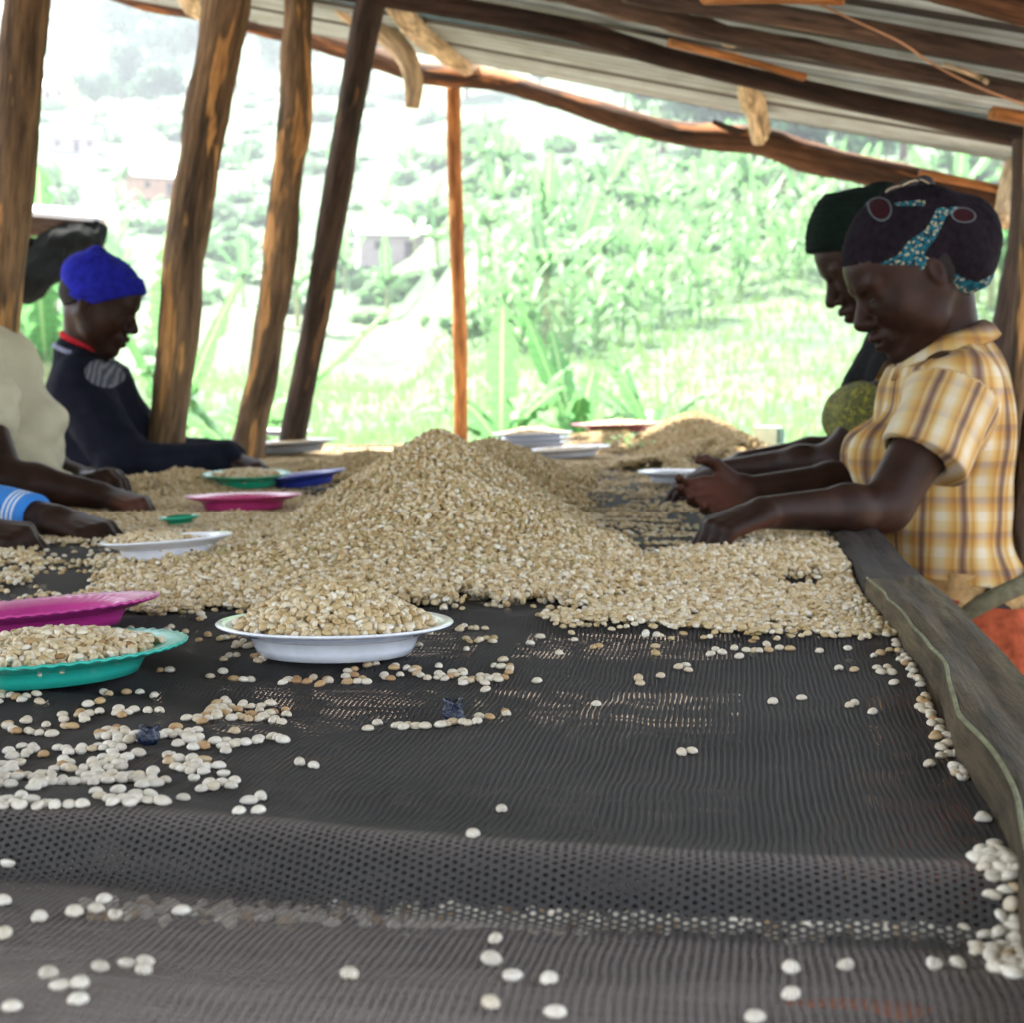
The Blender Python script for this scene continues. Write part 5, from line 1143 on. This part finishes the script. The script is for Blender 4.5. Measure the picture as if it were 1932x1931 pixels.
cream, yel, org, brn, lil = (.46, .41, .31), (.43, .32, .14), (.33, .19, .07), (.11, .062, .035), (.22, .155, .12)
us = stripes(sx.outputs[0], .068, [(0, cream), (.10, cream), (.22, yel), (.36, org), (.42, yel), (.50, lil), (.57, brn), (.64, lil), (.70, yel), (.78, org), (.86, yel), (.95, cream)], 0, .010)
vs = stripes(sx.outputs[1], .062, [(0, (1, 1, 1)), (.22, (1, 1, 1)), (.32, (.92, .78, .5)), (.48, (.85, .6, .3)), (.54, (.62, .5, .48)), (.66, (.6, .48, .42)), (.72, (.92, .75, .45)), (.9, (.95, .85, .62))], .3)
fk = math_(nt, 'SUBTRACT', .85, math_(nt, 'MULTIPLY', sx.outputs[2], .45))
nt.links.new(mixc(nt, fk, us, vs, 'MULTIPLY'), b.inputs['Base Color']); b.inputs['Roughness'].default_value = .85; b.inputs['Specular IOR Level'].default_value = .2
nf = noise(nt, 500, 2, objco(nt)); bump(nt, b, nf.outputs[0], .3, .0008)
M['plaid'] = m_; obj('shirt', me, m_, root)
# collar: a band lying round the neck, open at the throat
nC = W(1775, 660, 2.83); th = np.linspace(math.radians(200), math.radians(-160) + 2 * PI * 0 , 2)
ths = np.linspace(math.radians(-150), math.radians(150), 50); rows = []
for q, (rr, zz) in enumerate([(.070, .004), (.067, .022), (.074, .029), (.088, .018), (.102, -.006), (.098, -.010), (.080, .010)]):
    R_ = []
    for t_ in ths:
        open_ = max(0, (abs(t_) - math.radians(110)) / math.radians(40)); r2 = rr * (1 + .16 * open_ * (q > 2)); x = r2 * math.cos(t_) * 1.0; y = r2 * math.sin(t_) * 1.02; z = zz - .42 * (-(x)) * 1.0 * 0
        R_.append(nC + [x + .0, y, zz + x * .34 - .012 * open_])
    rows.append(R_)
V = np.array(rows); n_, m2, _ = V.shape; V = V.reshape(-1, 3); F = []
for i in range(n_):
    for j in range(m2 - 1): F.append([i * m2 + j, i * m2 + j + 1, ((i + 1) % n_) * m2 + j + 1, ((i + 1) % n_) * m2 + j])
me = mesh_np('collar', V, F); vattr(me, 'plaid', np.stack([V[:, 2] * .6, np.arctan2(V[:, 1] - nC[1], V[:, 0] - nC[0]) * .09, V[:, 0] * 0], -1)); obj('collar', me, M['plaid'], root)
# head wrap
o1, Bh, sc1 = H1
K1 = Field(); Rm = (Bh / sc1).T
def hw(x, y): return W(x, y, 2.81)
K1.ell(P1(-.010, 0, .046), np.array((.108, .086, .086)) * sc1, Rm, .02); K1.ell(hw(1782, 440), (.090, .088, .068), k=.03); K1.ell(hw(1810, 468), (.060, .080, .074), k=.03); K1.ell(hw(1700, 435), (.074, .075, .064), k=.04); K1.ell(hw(1750, 432), (.088, .085, .057), k=.04); K1.ell(hw(1795, 508), (.062, .078, .058), k=.05)
brim = plane_cut(W(1660, 506, 2.8), (-.03, 0, -1)); brim2 = plane_cut(W(1800, 566, 2.8), (.45, 0, -1))
def postw(Fd, X):
    Fd = Fd + wrinkle(X, .006, 11, 3.3) + wrinkle(X, .0012, 150, 1.0)
    g_ = np.sin((X[0] * 1.2 + X[2] * .6) * 62.0) * .0025 * (X[0] > P1(-.02, 0, 0)[0]); Fd = Fd + g_
    c = np.where(X[0] < W(1725, 0, 2.8)[0], brim(X), brim2(X)); return np.maximum(Fd, c)
V, F = K1.mesh(.0036, 0, postw)
m_, nt, b = new_mat('patterned_wrap')
C = nt.nodes.new('ShaderNodeNewGeometry').outputs['Position']; sx = nt.nodes.new('ShaderNodeSeparateXYZ'); nt.links.new(C, sx.inputs[0])
def circ(px, py, R_, wid, Y=2.74):
    p = W(px, py, Y); dx = math_(nt, 'SUBTRACT', sx.outputs[0], float(p[0])); dz = math_(nt, 'SUBTRACT', sx.outputs[2], float(p[2])); d = math_(nt, 'SQRT', math_(nt, 'ADD', math_(nt, 'MULTIPLY', dx, dx), math_(nt, 'MULTIPLY', dz, dz)))
    return math_(nt, 'LESS_THAN', math_(nt, 'ABSOLUTE', math_(nt, 'SUBTRACT', d, R_)), wid), d
S_ = 2.74 / FPX
_, d1 = circ(1660, 415, 0, 0); _, d2 = circ(1836, 445, 0, 0); _, d3 = circ(1735, 640, 0, 0)
# the band: outside both large discs and above the lower arc
m1 = math_(nt, 'GREATER_THAN', d1, 100 * S_); m2_ = math_(nt, 'GREATER_THAN', d2, 88 * S_); m3 = math_(nt, 'LESS_THAN', d2, 128 * S_)
band = math_(nt, 'GREATER_THAN', attr(nt, 'band').outputs['Fac'], .5)
vor = nt.nodes.new('ShaderNodeTexVoronoi'); vor.inputs['Scale'].default_value = 250; nt.links.new(C, vor.inputs['Vector'])
rv = ramp(nt, [(0.0, (.26, .25, .17)), (.24, (.26, .25, .17)), (.28, (.008, .05, .07)), (.52, (.01, .085, .12)), (.78, (.01, .02, .03))]); rv.color_ramp.interpolation = 'CONSTANT'; nt.links.new(vor.outputs['Color'], rv.inputs[0])
base = ramp(nt, [(.3, (.0045, .0035, .005)), (.7, (.013, .009, .0135))]); nt.links.new(noise(nt, 90, 4, C).outputs[0], base.inputs[0])
cc = mixc(nt, band, base.outputs[0], rv.outputs[0])
for px, py, rx, ry in ((1664, 392, 17, 24), (1812, 408, 24, 14)):
    p = W(px, py, 2.74); dx = math_(nt, 'DIVIDE', math_(nt, 'SUBTRACT', sx.outputs[0], float(p[0])), rx * S_); dz = math_(nt, 'DIVIDE', math_(nt, 'SUBTRACT', sx.outputs[2], float(p[2])), ry * S_); d = math_(nt, 'SQRT', math_(nt, 'ADD', math_(nt, 'MULTIPLY', dx, dx), math_(nt, 'MULTIPLY', dz, dz)))
    cc = mixc(nt, math_(nt, 'LESS_THAN', d, .92), cc, (.022, .006, .008)); cc = mixc(nt, math_(nt, 'LESS_THAN', math_(nt, 'ABSOLUTE', math_(nt, 'SUBTRACT', d, .98)), .07), cc, (.075, .09, .10))
nt.links.new(cc, b.inputs['Base Color']); b.inputs['Roughness'].default_value = .9; b.inputs['Specular IOR Level'].default_value = .06; bump(nt, b, noise(nt, 350, 2, C).outputs[0], .5, .001)
wx, wy = proj(V); dist_ = np.full(len(V), 1e3)
for (x1, y1, w1_), (x2, y2, w2_) in (((1652, 507, 5), (1700, 492, 12)), ((1700, 492, 12), (1728, 468, 19)), ((1728, 468, 19), (1757, 440, 12)), ((1757, 440, 12), (1776, 402, 11)), ((1776, 402, 9), (1806, 394, 5)), ((1718, 487, 15), (1765, 512, 18)), ((1765, 512, 18), (1810, 536, 13)), ((1810, 536, 13), (1846, 546, 12)), ((1846, 546, 12), (1888, 515, 5)), ((1690, 385, 3), (1740, 383, 6))):
    dx, dy = x2 - x1, y2 - y1; t_ = np.clip(((wx - x1) * dx + (wy - y1) * dy) / (dx * dx + dy * dy), 0, 1); dist_ = np.minimum(dist_, np.hypot(wx - x1 - t_ * dx, wy - y1 - t_ * dy) - (w1_ + (w2_ - w1_) * t_))
me = mesh_np('head_wrap', V, F); vattr(me, 'band', np.clip(.5 - dist_ / 12, 0, 1), 'FLOAT'); obj('head_wrap', me, m_, root)
# knot on top of the wrap: three loops of dark and cream cloth
m_, nt, b = new_mat('knot_cloth'); w = nt.nodes.new('ShaderNodeTexWave'); w.inputs['Scale'].default_value = 34; w.inputs['Distortion'].default_value = 3; nt.links.new(attr(nt, 'grain').outputs['Vector'], w.inputs[0]); rr_ = ramp(nt, [(.8, (.012, .01, .012)), (.9, (.42, .34, .22))]); nt.links.new(w.outputs['Fac'], rr_.inputs[0]); nt.links.new(rr_.outputs[0], b.inputs['Base Color']); b.inputs['Roughness'].default_value = .85
for k, (cx_, cy_, w_, h_) in enumerate([(1698, 366, 26, 13), (1722, 358, 24, 15), (1744, 353, 15, 17)]):
    pts = [W(cx_ + w_ * math.cos(a_) * .8, cy_ - h_ * math.sin(a_) * .8, 2.80 + .02 * math.sin(a_ * 2 + k)) for a_ in np.linspace(0, 2 * PI, 10)]
    V, F, g_ = tube(pts, .0085, seg=10, sub=4, knots=.2, seed=k); me = mesh_np('wrap_knot', V, F); vattr(me, 'grain', g_); obj('wrap_knot', me, m_, root)
# hair at the nape and in front of the ear
M['hair'] = simple('black_hair', (.010, .008, .008), .8, .2, .4, 180, bmp=.6)
Hh = Field(); Hh.ell(P1(-.030, 0, .008), np.array((.086, .079, .072)) * sc1, Rm, .01); Hh.ell(P1(.028, 0, .042), np.array((.054, .0715, .030)) * sc1, Rm, .01)
hc = plane_cut(P1(-.012, 0, -.030), Bh @ np.array([.55, 0, -1]))
V, F = Hh.mesh(.004, 0, lambda Fd, X: np.maximum(Fd + wrinkle(X, .002, 60), hc(X))); obj('hair', mesh_np('hair', V, F), M['hair'], root)
M['eye'] = simple('eye_white', (.35, .30, .28), .2, .5, .05); M['lash'] = simple('lash', (.006, .004, .004), .5)
def eyes(P, sc, root, B_):
    for s in (-1, 1):
        V, F, g_ = tube([P(.0905, .018 * s, .002), P(.0915, .028 * s, .0015), P(.087, .038 * s, .002), P(.080, .046 * s, .004)], [.0008, .0022, .0022, .0008], seg=6, sub=4); obj('eyelashes', mesh_np('eyelashes', V, F), M['lash'], root)
        V, F, g_ = tube([P(.0985, .012 * s, .036), P(.094, .026 * s, .041), P(.084, .044 * s, .037)], [.001, .0024, .001], seg=6, sub=4); obj('eyebrow', mesh_np('eyebrow', V, F), M['hair'], root)
eyes(P1, sc1, root, Bh)
# skirt and wraps at the waist
def skirt(nm, top, bot, r0, r1, mat, root, seed=0, n=60, open_=None, sgn=1, rows=24):
    V = []; top = np.array(top); bot = np.array(bot)
    for i in range(rows + 1):
        f = i / rows; c_ = top * (1 - f) + bot * f
        for j in range(n):
            a_ = 2 * PI * j / n; fold = 1 + (.03 + .09 * f) * math.sin(7 * a_ + seed + 1.2 * math.sin(3 * a_)) + .02 * math.sin(15 * a_ + f * 3)
            V.append(c_ + [(r0[0] * (1 - f) + r1[0] * f) * fold * math.cos(a_), (r0[1] * (1 - f) + r1[1] * f) * fold * math.sin(a_), 0.01 * math.sin(3 * a_ + seed) * (i in (0, rows))])
    F = [[i * n + j, i * n + (j + 1) % n, (i + 1) * n + (j + 1) % n, (i + 1) * n + j] for i in range(rows) for j in range(n)]
    return obj(nm, mesh_np(nm, V, F), mat, root)
M['terracotta'] = knit_mat('terracotta_wrap', (.30, .068, .03)); M['tan'] = knit_mat('tan_cloth', (.42, .27, .12)); M['olive'] = knit_mat('olive_cloth', (.13, .12, .075)); M['darkred'] = knit_mat('dark_red_cloth', (.10, .018, .012)); M['blackcloth'] = knit_mat('black_cloth', (.012, .012, .014))
hb = np.array(hp)
skirt('waistband', hb + [0, 0, .045], hb + [-.012, 0, -.06], (.125, .165), (.145, .18), M['tan'], root, 1, rows=8)
skirt('skirt', hb + [0.005, 0, .005], [hb[0] + .0, hb[1], .22], (.138, .176), (.24, .25), M['terracotta'], root, 2)
def sash(c_, rx, ry, slope, rad, mat, root):
    pts = [np.array(c_) + [rx * math.cos(a_), ry * math.sin(a_), slope * rx * math.cos(a_) + .012 * math.sin(3 * a_)] for a_ in np.linspace(0, 2 * PI, 25)]; V, F, g_ = tube(pts, rad, seg=12, sub=3, closed=False, knots=.25, flat=1.0); V[:, 2] = V[:, 2]; return obj('sash', mesh_np('sash', V, F), mat, root)
sash(hb + [0, 0, -.005], .142, .178, .55, .017, M['olive'], root)
sash(hb + [0.005, 0, -.12], .158, .195, -.40, .022, M['darkred'], root)

# ================= woman in the black cap, behind
root = person(W(1730, 1100, 3.4), 'woman in a tall black knitted cap and dark shawl, standing behind the woman in plaid')
H2 = head_frame(W(1645, 490, 3.42), -1, math.radians(35), 0, 1.06); B2 = Field(); P2 = head(B2, H2, 1.3, 1.2)
nb = W(1712, 640, 3.45); B2.cone(P2(-.035, 0, -.045), nb, .052, .06, .03); ch, wa, hp = W(1695, 790, 3.45), W(1700, 900, 3.45), W(1720, 1010, 3.45)
tor2 = len(B2.p)
B2.cone(W(1705, 700, 3.30), W(1690, 700, 3.60), .06, .06, .03); B2.ell(ch, (.115, .16, .16), k=.03); B2.ell(W(1650, 790, 3.4), (.055, .13, .07), k=.03); B2.ell(wa, (.115, .15, .15), k=.03); B2.ell(hp, (.12, .16, .13), k=.03); tor2e = len(B2.p)
el2, wr2 = W(1580, 868, 3.28), W(1372, 888, 3.42); arm(B2, W(1700, 720, 3.28), el2, wr2, (.05, .040, .035, .025)); el3, wr3 = W(1590, 850, 3.62), W(1400, 872, 3.66); arm(B2, W(1690, 710, 3.62), el3, wr3, (.05, .04, .035, .025))
hand(B2, wr2, W(1325, 903, 3.42), W(1270, 938, 3.42), (-.3, -.3, .9), (-.1, .9, .1), .5, 1.02); hand(B2, wr3, W(1350, 880, 3.66), W(1300, 905, 3.66), (-.2, .1, .95), (-.1, -.9, .1), .5, 1.02); legs(B2, hp, 0, -1)
V, F = B2.mesh(.0042); skin_obj(V, F, root)
Rm2 = (H2[1] / H2[2]).T; K = Field(); K.ell(P2(-.004, 0, .055), np.array((.118, .092, .078)), Rm2, .02); K.cone(P2(.0, 0, .075), W(1664, 388, 3.42), .092, .050, .03)
bc = plane_cut(W(1600, 478, 3.42), (.0, 0, -1)); V, F = K.mesh(.0045, 0, lambda Fd, X: np.maximum(Fd + wrinkle(X, .003, 25) + .0012 * np.sin(X[2] * 900), bc(X)))
M['blackknit'] = knit_mat('black_green_knit', (.006, .012, .009)); obj('cap', mesh_np('cap', V, F), M['blackknit'], root)
S2 = Field(); S2.p = B2.p[tor2:tor2 + 2]; S2.cone(W(1700, 660, 3.45), W(1695, 720, 3.45), .072, .10, .03); S2.cone(W(1705, 720, 3.31), W(1655, 800, 3.29), .062, .050, .03); S2.cone(W(1695, 715, 3.6), W(1670, 770, 3.62), .062, .055, .03); S2.cone(W(1665, 690, 3.4), W(1625, 740, 3.38), .045, .035, .04)
V, F = S2.mesh(.005, .008, lambda Fd, X: Fd + wrinkle(X, .006, 14, 1)); obj('shawl', mesh_np('shawl', V, F), M['blackcloth'], root)
m_, nt, b = new_mat('yellow_black_print'); v_ = nt.nodes.new('ShaderNodeTexVoronoi'); v_.inputs['Scale'].default_value = 95; nt.links.new(objco(nt), v_.inputs[0]); rr_ = ramp(nt, [(.35, (.26, .23, .010)), (.52, (.04, .045, .008))]); nt.links.new(noise(nt, 70, 4, objco(nt), .7, 1.5).outputs[0], rr_.inputs[0]); nt.links.new(rr_.outputs[0], b.inputs['Base Color']); b.inputs['Roughness'].default_value = .9
Y_ = Field(); Y_.ell(W(1637, 787, 3.36), (.084, .175, .078), k=.03); Y_.ell(W(1690, 830, 3.44), (.12, .165, .10), k=.03); V, F = Y_.mesh(.005, .004, lambda Fd, X: Fd + wrinkle(X, .005, 18, 4)); obj('printed_top', mesh_np('printed_top', V, F), m_, root)
G_ = Field(); G_.ell(W(1655, 868, 3.40), (.098, .15, .075), k=.03); G_.ell(W(1700, 930, 3.44), (.122, .162, .13), k=.03); V, F = G_.mesh(.005, 0, lambda Fd, X: Fd + wrinkle(X, .005, 16, 7)); obj('grey_top', mesh_np('grey_top', V, F), knit_mat('grey_cloth', (.11, .10, .11)), root)
skirt('skirt', np.array(hp) + [0, 0, .10], [hp[0], hp[1], .2], (.14, .175), (.23, .25), M['blackcloth'], root, 4); eyes(P2, 1.0, root, H2[1])

# ================= boy in the blue hat
root = person(W(190, 1000, 4.4), 'boy in a bright blue knitted hat and navy sweater at the left side')
H3 = head_frame(W(186, 572, 4.38), 1, math.radians(25), math.radians(-6), 1.06); B3 = Field(); P3 = head(B3, H3, .8, 1.0)
nb = W(163, 668, 4.42); B3.cone(P3(-.03, 0, -.045), nb, .048, .056, .03); ch, wa, hp = W(182, 790, 4.42), W(195, 900, 4.40), W(185, 985, 4.42); t0_ = len(B3.p)
B3.cone(W(158, 712, 4.28), W(185, 712, 4.55), .05, .05, .03); B3.ell(ch, (.118, .15, .16), k=.04); B3.ell(wa, (.125, .135, .13), k=.04); B3.ell(hp, (.115, .14, .12), k=.03); t1_ = len(B3.p)
el4, wr4 = W(262, 880, 4.18), W(432, 868, 4.10); arm(B3, W(165, 735, 4.25), el4, wr4, (.045, .036, .034, .024)); el5, wr5 = W(300, 860, 4.6), W(440, 862, 4.45); arm(B3, W(195, 735, 4.58), el5, wr5, (.045, .036, .032, .024))
hand(B3, wr4, W(480, 880, 4.07), W(515, 905, 4.07), (.2, -.3, .9), (.1, .9, .1), .5, .98); hand(B3, wr5, W(480, 872, 4.42), W(505, 890, 4.42), (.2, .1, .95), (.1, -.9, .1), .5, .98); legs(B3, hp, 0, 1)
V, F = B3.mesh(.0048); skin_obj(V, F, root)
Rm3 = (H3[1] / H3[2]).T; K = Field(); K.ell(P3(-.012, 0, .050), np.array((.113, .093, .076)) * 1.06, Rm3, .02); K.cone(P3(-.035, 0, .08), W(183, 478, 4.38), .055, .020, .02)
def hatcut(X):
    z0 = W(270, 556, 4.38); z1 = W(135, 590, 4.38); sl_ = (z0[2] - z1[2]) / (z0[0] - z1[0]); return -(X[2] - (z0[2] + sl_ * (X[0] - z0[0])))
V, F = K.mesh(.0045, .001, lambda Fd, X: np.maximum(Fd + wrinkle(X, .006, 17) + .0012 * np.sin(X[2] * 800) - .007 * np.clip((.052 + hatcut(X)) / .008, 0, 1), hatcut(X))); M['blueknit'] = knit_mat('royal_blue_knit', (.014, .018, .30)); obj('hat', mesh_np('hat', V, F), M['blueknit'], root)
Hh = Field(); Hh.ell(P3(-.026, 0, .008), np.array((.086, .078, .066)) * 1.05, Rm3, .01); hc = plane_cut(P3(-.035, 0, -.020), H3[1] @ np.array([.7, 0, -1])); V, F = Hh.mesh(.005, 0, lambda Fd, X: np.maximum(Fd, hc(X))); obj('hair', mesh_np('hair', V, F), M['hair'], root)
S3 = Field(); S3.p = B3.p[t0_:t1_]; S3.cone(W(160, 672, 4.42), W(165, 720, 4.42), .066, .09, .04); S3.cone(W(150, 745, 4.26), W(250, 885, 4.18), .062, .052, .05); S3.cone(W(250, 885, 4.18), W(425, 869, 4.10), .050, .033, .04); S3.cone(W(200, 735, 4.58), W(300, 860, 4.6), .055, .048, .05); S3.cone(W(300, 860, 4.6), W(430, 862, 4.46), .045, .032, .04)
ncut = plane_cut(W(160, 655, 4.42), (.5, 0, 1)); V, F = S3.mesh(.0052, .016, lambda Fd, X: np.maximum(Fd + wrinkle(X, .008, 11, 2) + wrinkle(X, .003, 30, 2), ncut(X)))
m_, nt, b = new_mat('navy_sweater'); C = nt.nodes.new('ShaderNodeNewGeometry').outputs['Position']
base = ramp(nt, [(.3, (.005, .006, .011)), (.7, (.009, .010, .018))]); nt.links.new(noise(nt, 30, 4, C).outputs[0], base.inputs[0]); pc = W(205, 702, 4.25)
vd = nt.nodes.new('ShaderNodeVectorMath'); vd.operation = 'DISTANCE'; nt.links.new(mapping(nt, C, (1.1, .5, 1.5)), vd.inputs[0]); vd.inputs[1].default_value = (pc[0] * 1.1, pc[1] * .5, pc[2] * 1.5)
wv = nt.nodes.new('ShaderNodeTexWave'); wv.inputs['Scale'].default_value = 28; wv.inputs['Distortion'].default_value = 3; nt.links.new(C, wv.inputs[0])
msk = math_(nt, 'MULTIPLY', math_(nt, 'LESS_THAN', vd.outputs['Value'], .062), math_(nt, 'ADD', math_(nt, 'MULTIPLY', wv.outputs['Fac'], .7), .2)); nt.links.new(mixc(nt, msk, base.outputs[0], (.17, .18, .21)), b.inputs['Base Color']); b.inputs['Roughness'].default_value = .9; b.inputs['Specular IOR Level'].default_value = .05
obj('sweater', mesh_np('sweater', V, F), m_, root)
def neck_ring(nm, c_, rx, ry, slope, rad, mat, root):
    pts = [np.array(c_) + [rx * math.cos(a_), ry * math.sin(a_), slope * rx * math.cos(a_)] for a_ in np.linspace(0, 2 * PI, 17)]; V, F, g_ = tube(pts, rad, seg=8, sub=3, closed=False, knots=.05); return obj(nm, mesh_np(nm, V, F), mat, root)
neck_ring('red_collar', W(163, 648, 4.42), .062, .060, -.42, .011, knit_mat('red_knit', (.42, .02, .03)), root); neck_ring('pale_neckline', W(165, 672, 4.42), .088, .085, -.35, .007, knit_mat('pale_blue_knit', (.22, .24, .34)), root)
skirt('trousers', np.array(hp) + [0, 0, .02], [hp[0], hp[1], .12], (.13, .16), (.13, .18), M['blackcloth'], root, 3); eyes(P3, 1.0, root, H3[1])

# ================= person in the pale shirt at the left edge
root = person(W(-60, 1100, 3.45), 'person in a cream shirt cut off by the left edge, reaching over the table')
H4 = head_frame(W(-130, 470, 3.45), 1, math.radians(20), 0, 1.0); B4 = Field(); P4_ = head(B4, H4); nb = W(-115, 590, 3.47); B4.cone(P4_(-.03, 0, -.045), nb, .052, .06, .03); ch, wa, hp = W(-55, 740, 3.5), W(-12, 850, 3.5), W(-90, 970, 3.5); t0_ = len(B4.p)
B4.cone(W(-75, 655, 3.32), W(-70, 655, 3.66), .058, .058, .03); B4.ell(ch, (.12, .16, .16), k=.04); B4.ell(wa, (.115, .14, .12), k=.04); B4.ell(hp, (.13, .15, .13), k=.03); t1_ = len(B4.p)
arm(B4, W(-75, 690, 3.28), W(5, 905, 3.08), W(188, 935, 3.10), (.05, .042, .038, .027)); arm(B4, W(-60, 700, 3.68), W(70, 880, 3.62), W(165, 905, 3.5), (.05, .04, .036, .026))
hand(B4, W(188, 935, 3.10), W(235, 945, 3.08), W(262, 985, 3.07), (.35, -.25, .9), (0, .9, .1), .75, 1.08); hand(B4, W(165, 905, 3.5), W(205, 893, 3.45), W(232, 915, 3.42), (.1, -.1, .95), (.1, -.9, .1), .6, 1.0); legs(B4, hp, 0, 1)
V, F = B4.mesh(.0048); skin_obj(V, F, root, [(W(250, 950, 3.04), (.5, -.7, .5), .035)])
S4 = Field(); S4.p = B4.p[t0_:t1_]; S4.cone(W(-105, 615, 3.47), W(-90, 680, 3.5), .07, .1, .04); S4.ell(W(28, 860, 3.5), (.085, .13, .09), k=.05); S4.cone(W(-20, 700, 3.5), W(15, 800, 3.5), .09, .1, .05); S4.cone(W(-75, 700, 3.29), W(-40, 790, 3.2), .07, .07, .04); S4.cone(W(90, 900, 3.42), W(125, 908, 3.42), .02, .012, .04)
hm4 = plane_cut(W(60, 908, 3.5), (-.1, 0, -1)); V, F = S4.mesh(.0052, .014, lambda Fd, X: np.maximum(Fd + wrinkle(X, .014, 8, 6, 2.2) + wrinkle(X, .004, 22, 2, 2.), hm4(X))); obj('shirt', mesh_np('shirt', V, F), simple('cream_cotton', (.44, .41, .30), .85, .2, .1, 14), root)
skirt('trousers', np.array(hp) + [0, 0, .04], [hp[0], hp[1], .12], (.15, .17), (.14, .18), M['blackcloth'], root, 3)

# ================= nearest left person, only forearms in view
root = person(W(-620, 1200, 2.75), 'person whose forearms with a blue striped cuff reach in from the left')
H5 = head_frame(W(-520, 430, 2.8), 1, math.radians(35), 0, 1.0); B5 = Field(); P5_ = head(B5, H5); nb = W(-545, 590, 2.8); B5.cone(P5_(-.03, 0, -.045), nb, .05, .058, .03); ch, wa, hp = W(-545, 760, 2.8), W(-580, 930, 2.8), W(-620, 1080, 2.8); t0_ = len(B5.p)
B5.cone(W(-520, 700, 2.62), W(-500, 690, 2.96), .055, .055, .03); B5.ell(ch, (.115, .15, .16), k=.04); B5.ell(wa, (.11, .14, .15), k=.04); B5.ell(hp, (.12, .15, .13), k=.03); t1_ = len(B5.p)
a1, e1, w1 = W(-500, 715, 2.98), W(-230, 930, 2.86), W(105, 983, 2.66); arm(B5, a1, e1, w1, (.05, .042, .038, .028)); a2, e2, w2 = W(-520, 730, 2.58), W(-330, 1010, 2.50), W(-62, 1003, 2.47); arm(B5, a2, e2, w2, (.05, .042, .038, .028))
hand(B5, w1, W(175, 1000, 2.62), W(222, 1045, 2.60), (.3, -.3, .9), (.1, .9, .1), .5, 1.15); hand(B5, w2, W(0, 1008, 2.46), W(30, 1055, 2.45), (.3, -.3, .9), (.1, .9, .1), .8, 1.1); legs(B5, hp, 0, 1)
V, F = B5.mesh(.0048); skin_obj(V, F, root)
S5 = Field(); S5.p = B5.p[t0_:t1_]; S5.cone(W(-540, 610, 2.8), W(-540, 700, 2.8), .066, .1, .04); S5.cone(a2, np.array(a2) * .5 + np.array(e2) * .5, .062, .058, .03); S5.cone(a1, np.array(a1) * .5 + np.array(e1) * .5, .062, .058, .03)
V, F = S5.mesh(.007, .008, lambda Fd, X: Fd + wrinkle(X, .006, 12, 6)); obj('shirt', mesh_np('shirt', V, F), M['blackcloth'], root)
skirt('trousers', np.array(hp) + [0, 0, .06], [hp[0], hp[1], .12], (.13, .16), (.13, .18), M['olive'], root, 3)
# striped cuff sleeve on the far forearm
m_, nt, b = new_mat('blue_striped_cuff'); q = attr(nt, 'grain').outputs['Vector']; sx = nt.nodes.new('ShaderNodeSeparateXYZ'); nt.links.new(q, sx.inputs[0]); cc = (.025, .20, .62)
ref = None
for k in range(3):
    f = math_(nt, 'LESS_THAN', math_(nt, 'ABSOLUTE', math_(nt, 'SUBTRACT', sx.outputs[2], -.0165 - .0095 * k)), .0023); cc = mixc(nt, f, cc, (.62, .68, .78))
nt.links.new(cc, b.inputs['Base Color']); b.inputs['Roughness'].default_value = .8
e1, w1 = np.array(e1), np.array(w1); dd = nrm(w1 - e1); cend = w1 - dd * .045; pts = [cend - dd * .13, cend - dd * .07, cend - dd * .02, cend]; V, F, g_ = tube(pts, [.047, .046, .0425, .041], seg=24, sub=8, knots=.03, ripple=.01, closed=True); g_ = g_.copy(); g_[:, 2] = (V - cend) @ dd
me = mesh_np('striped_cuff', V, F); vattr(me, 'grain', g_); obj('striped_cuff', me, m_, root)
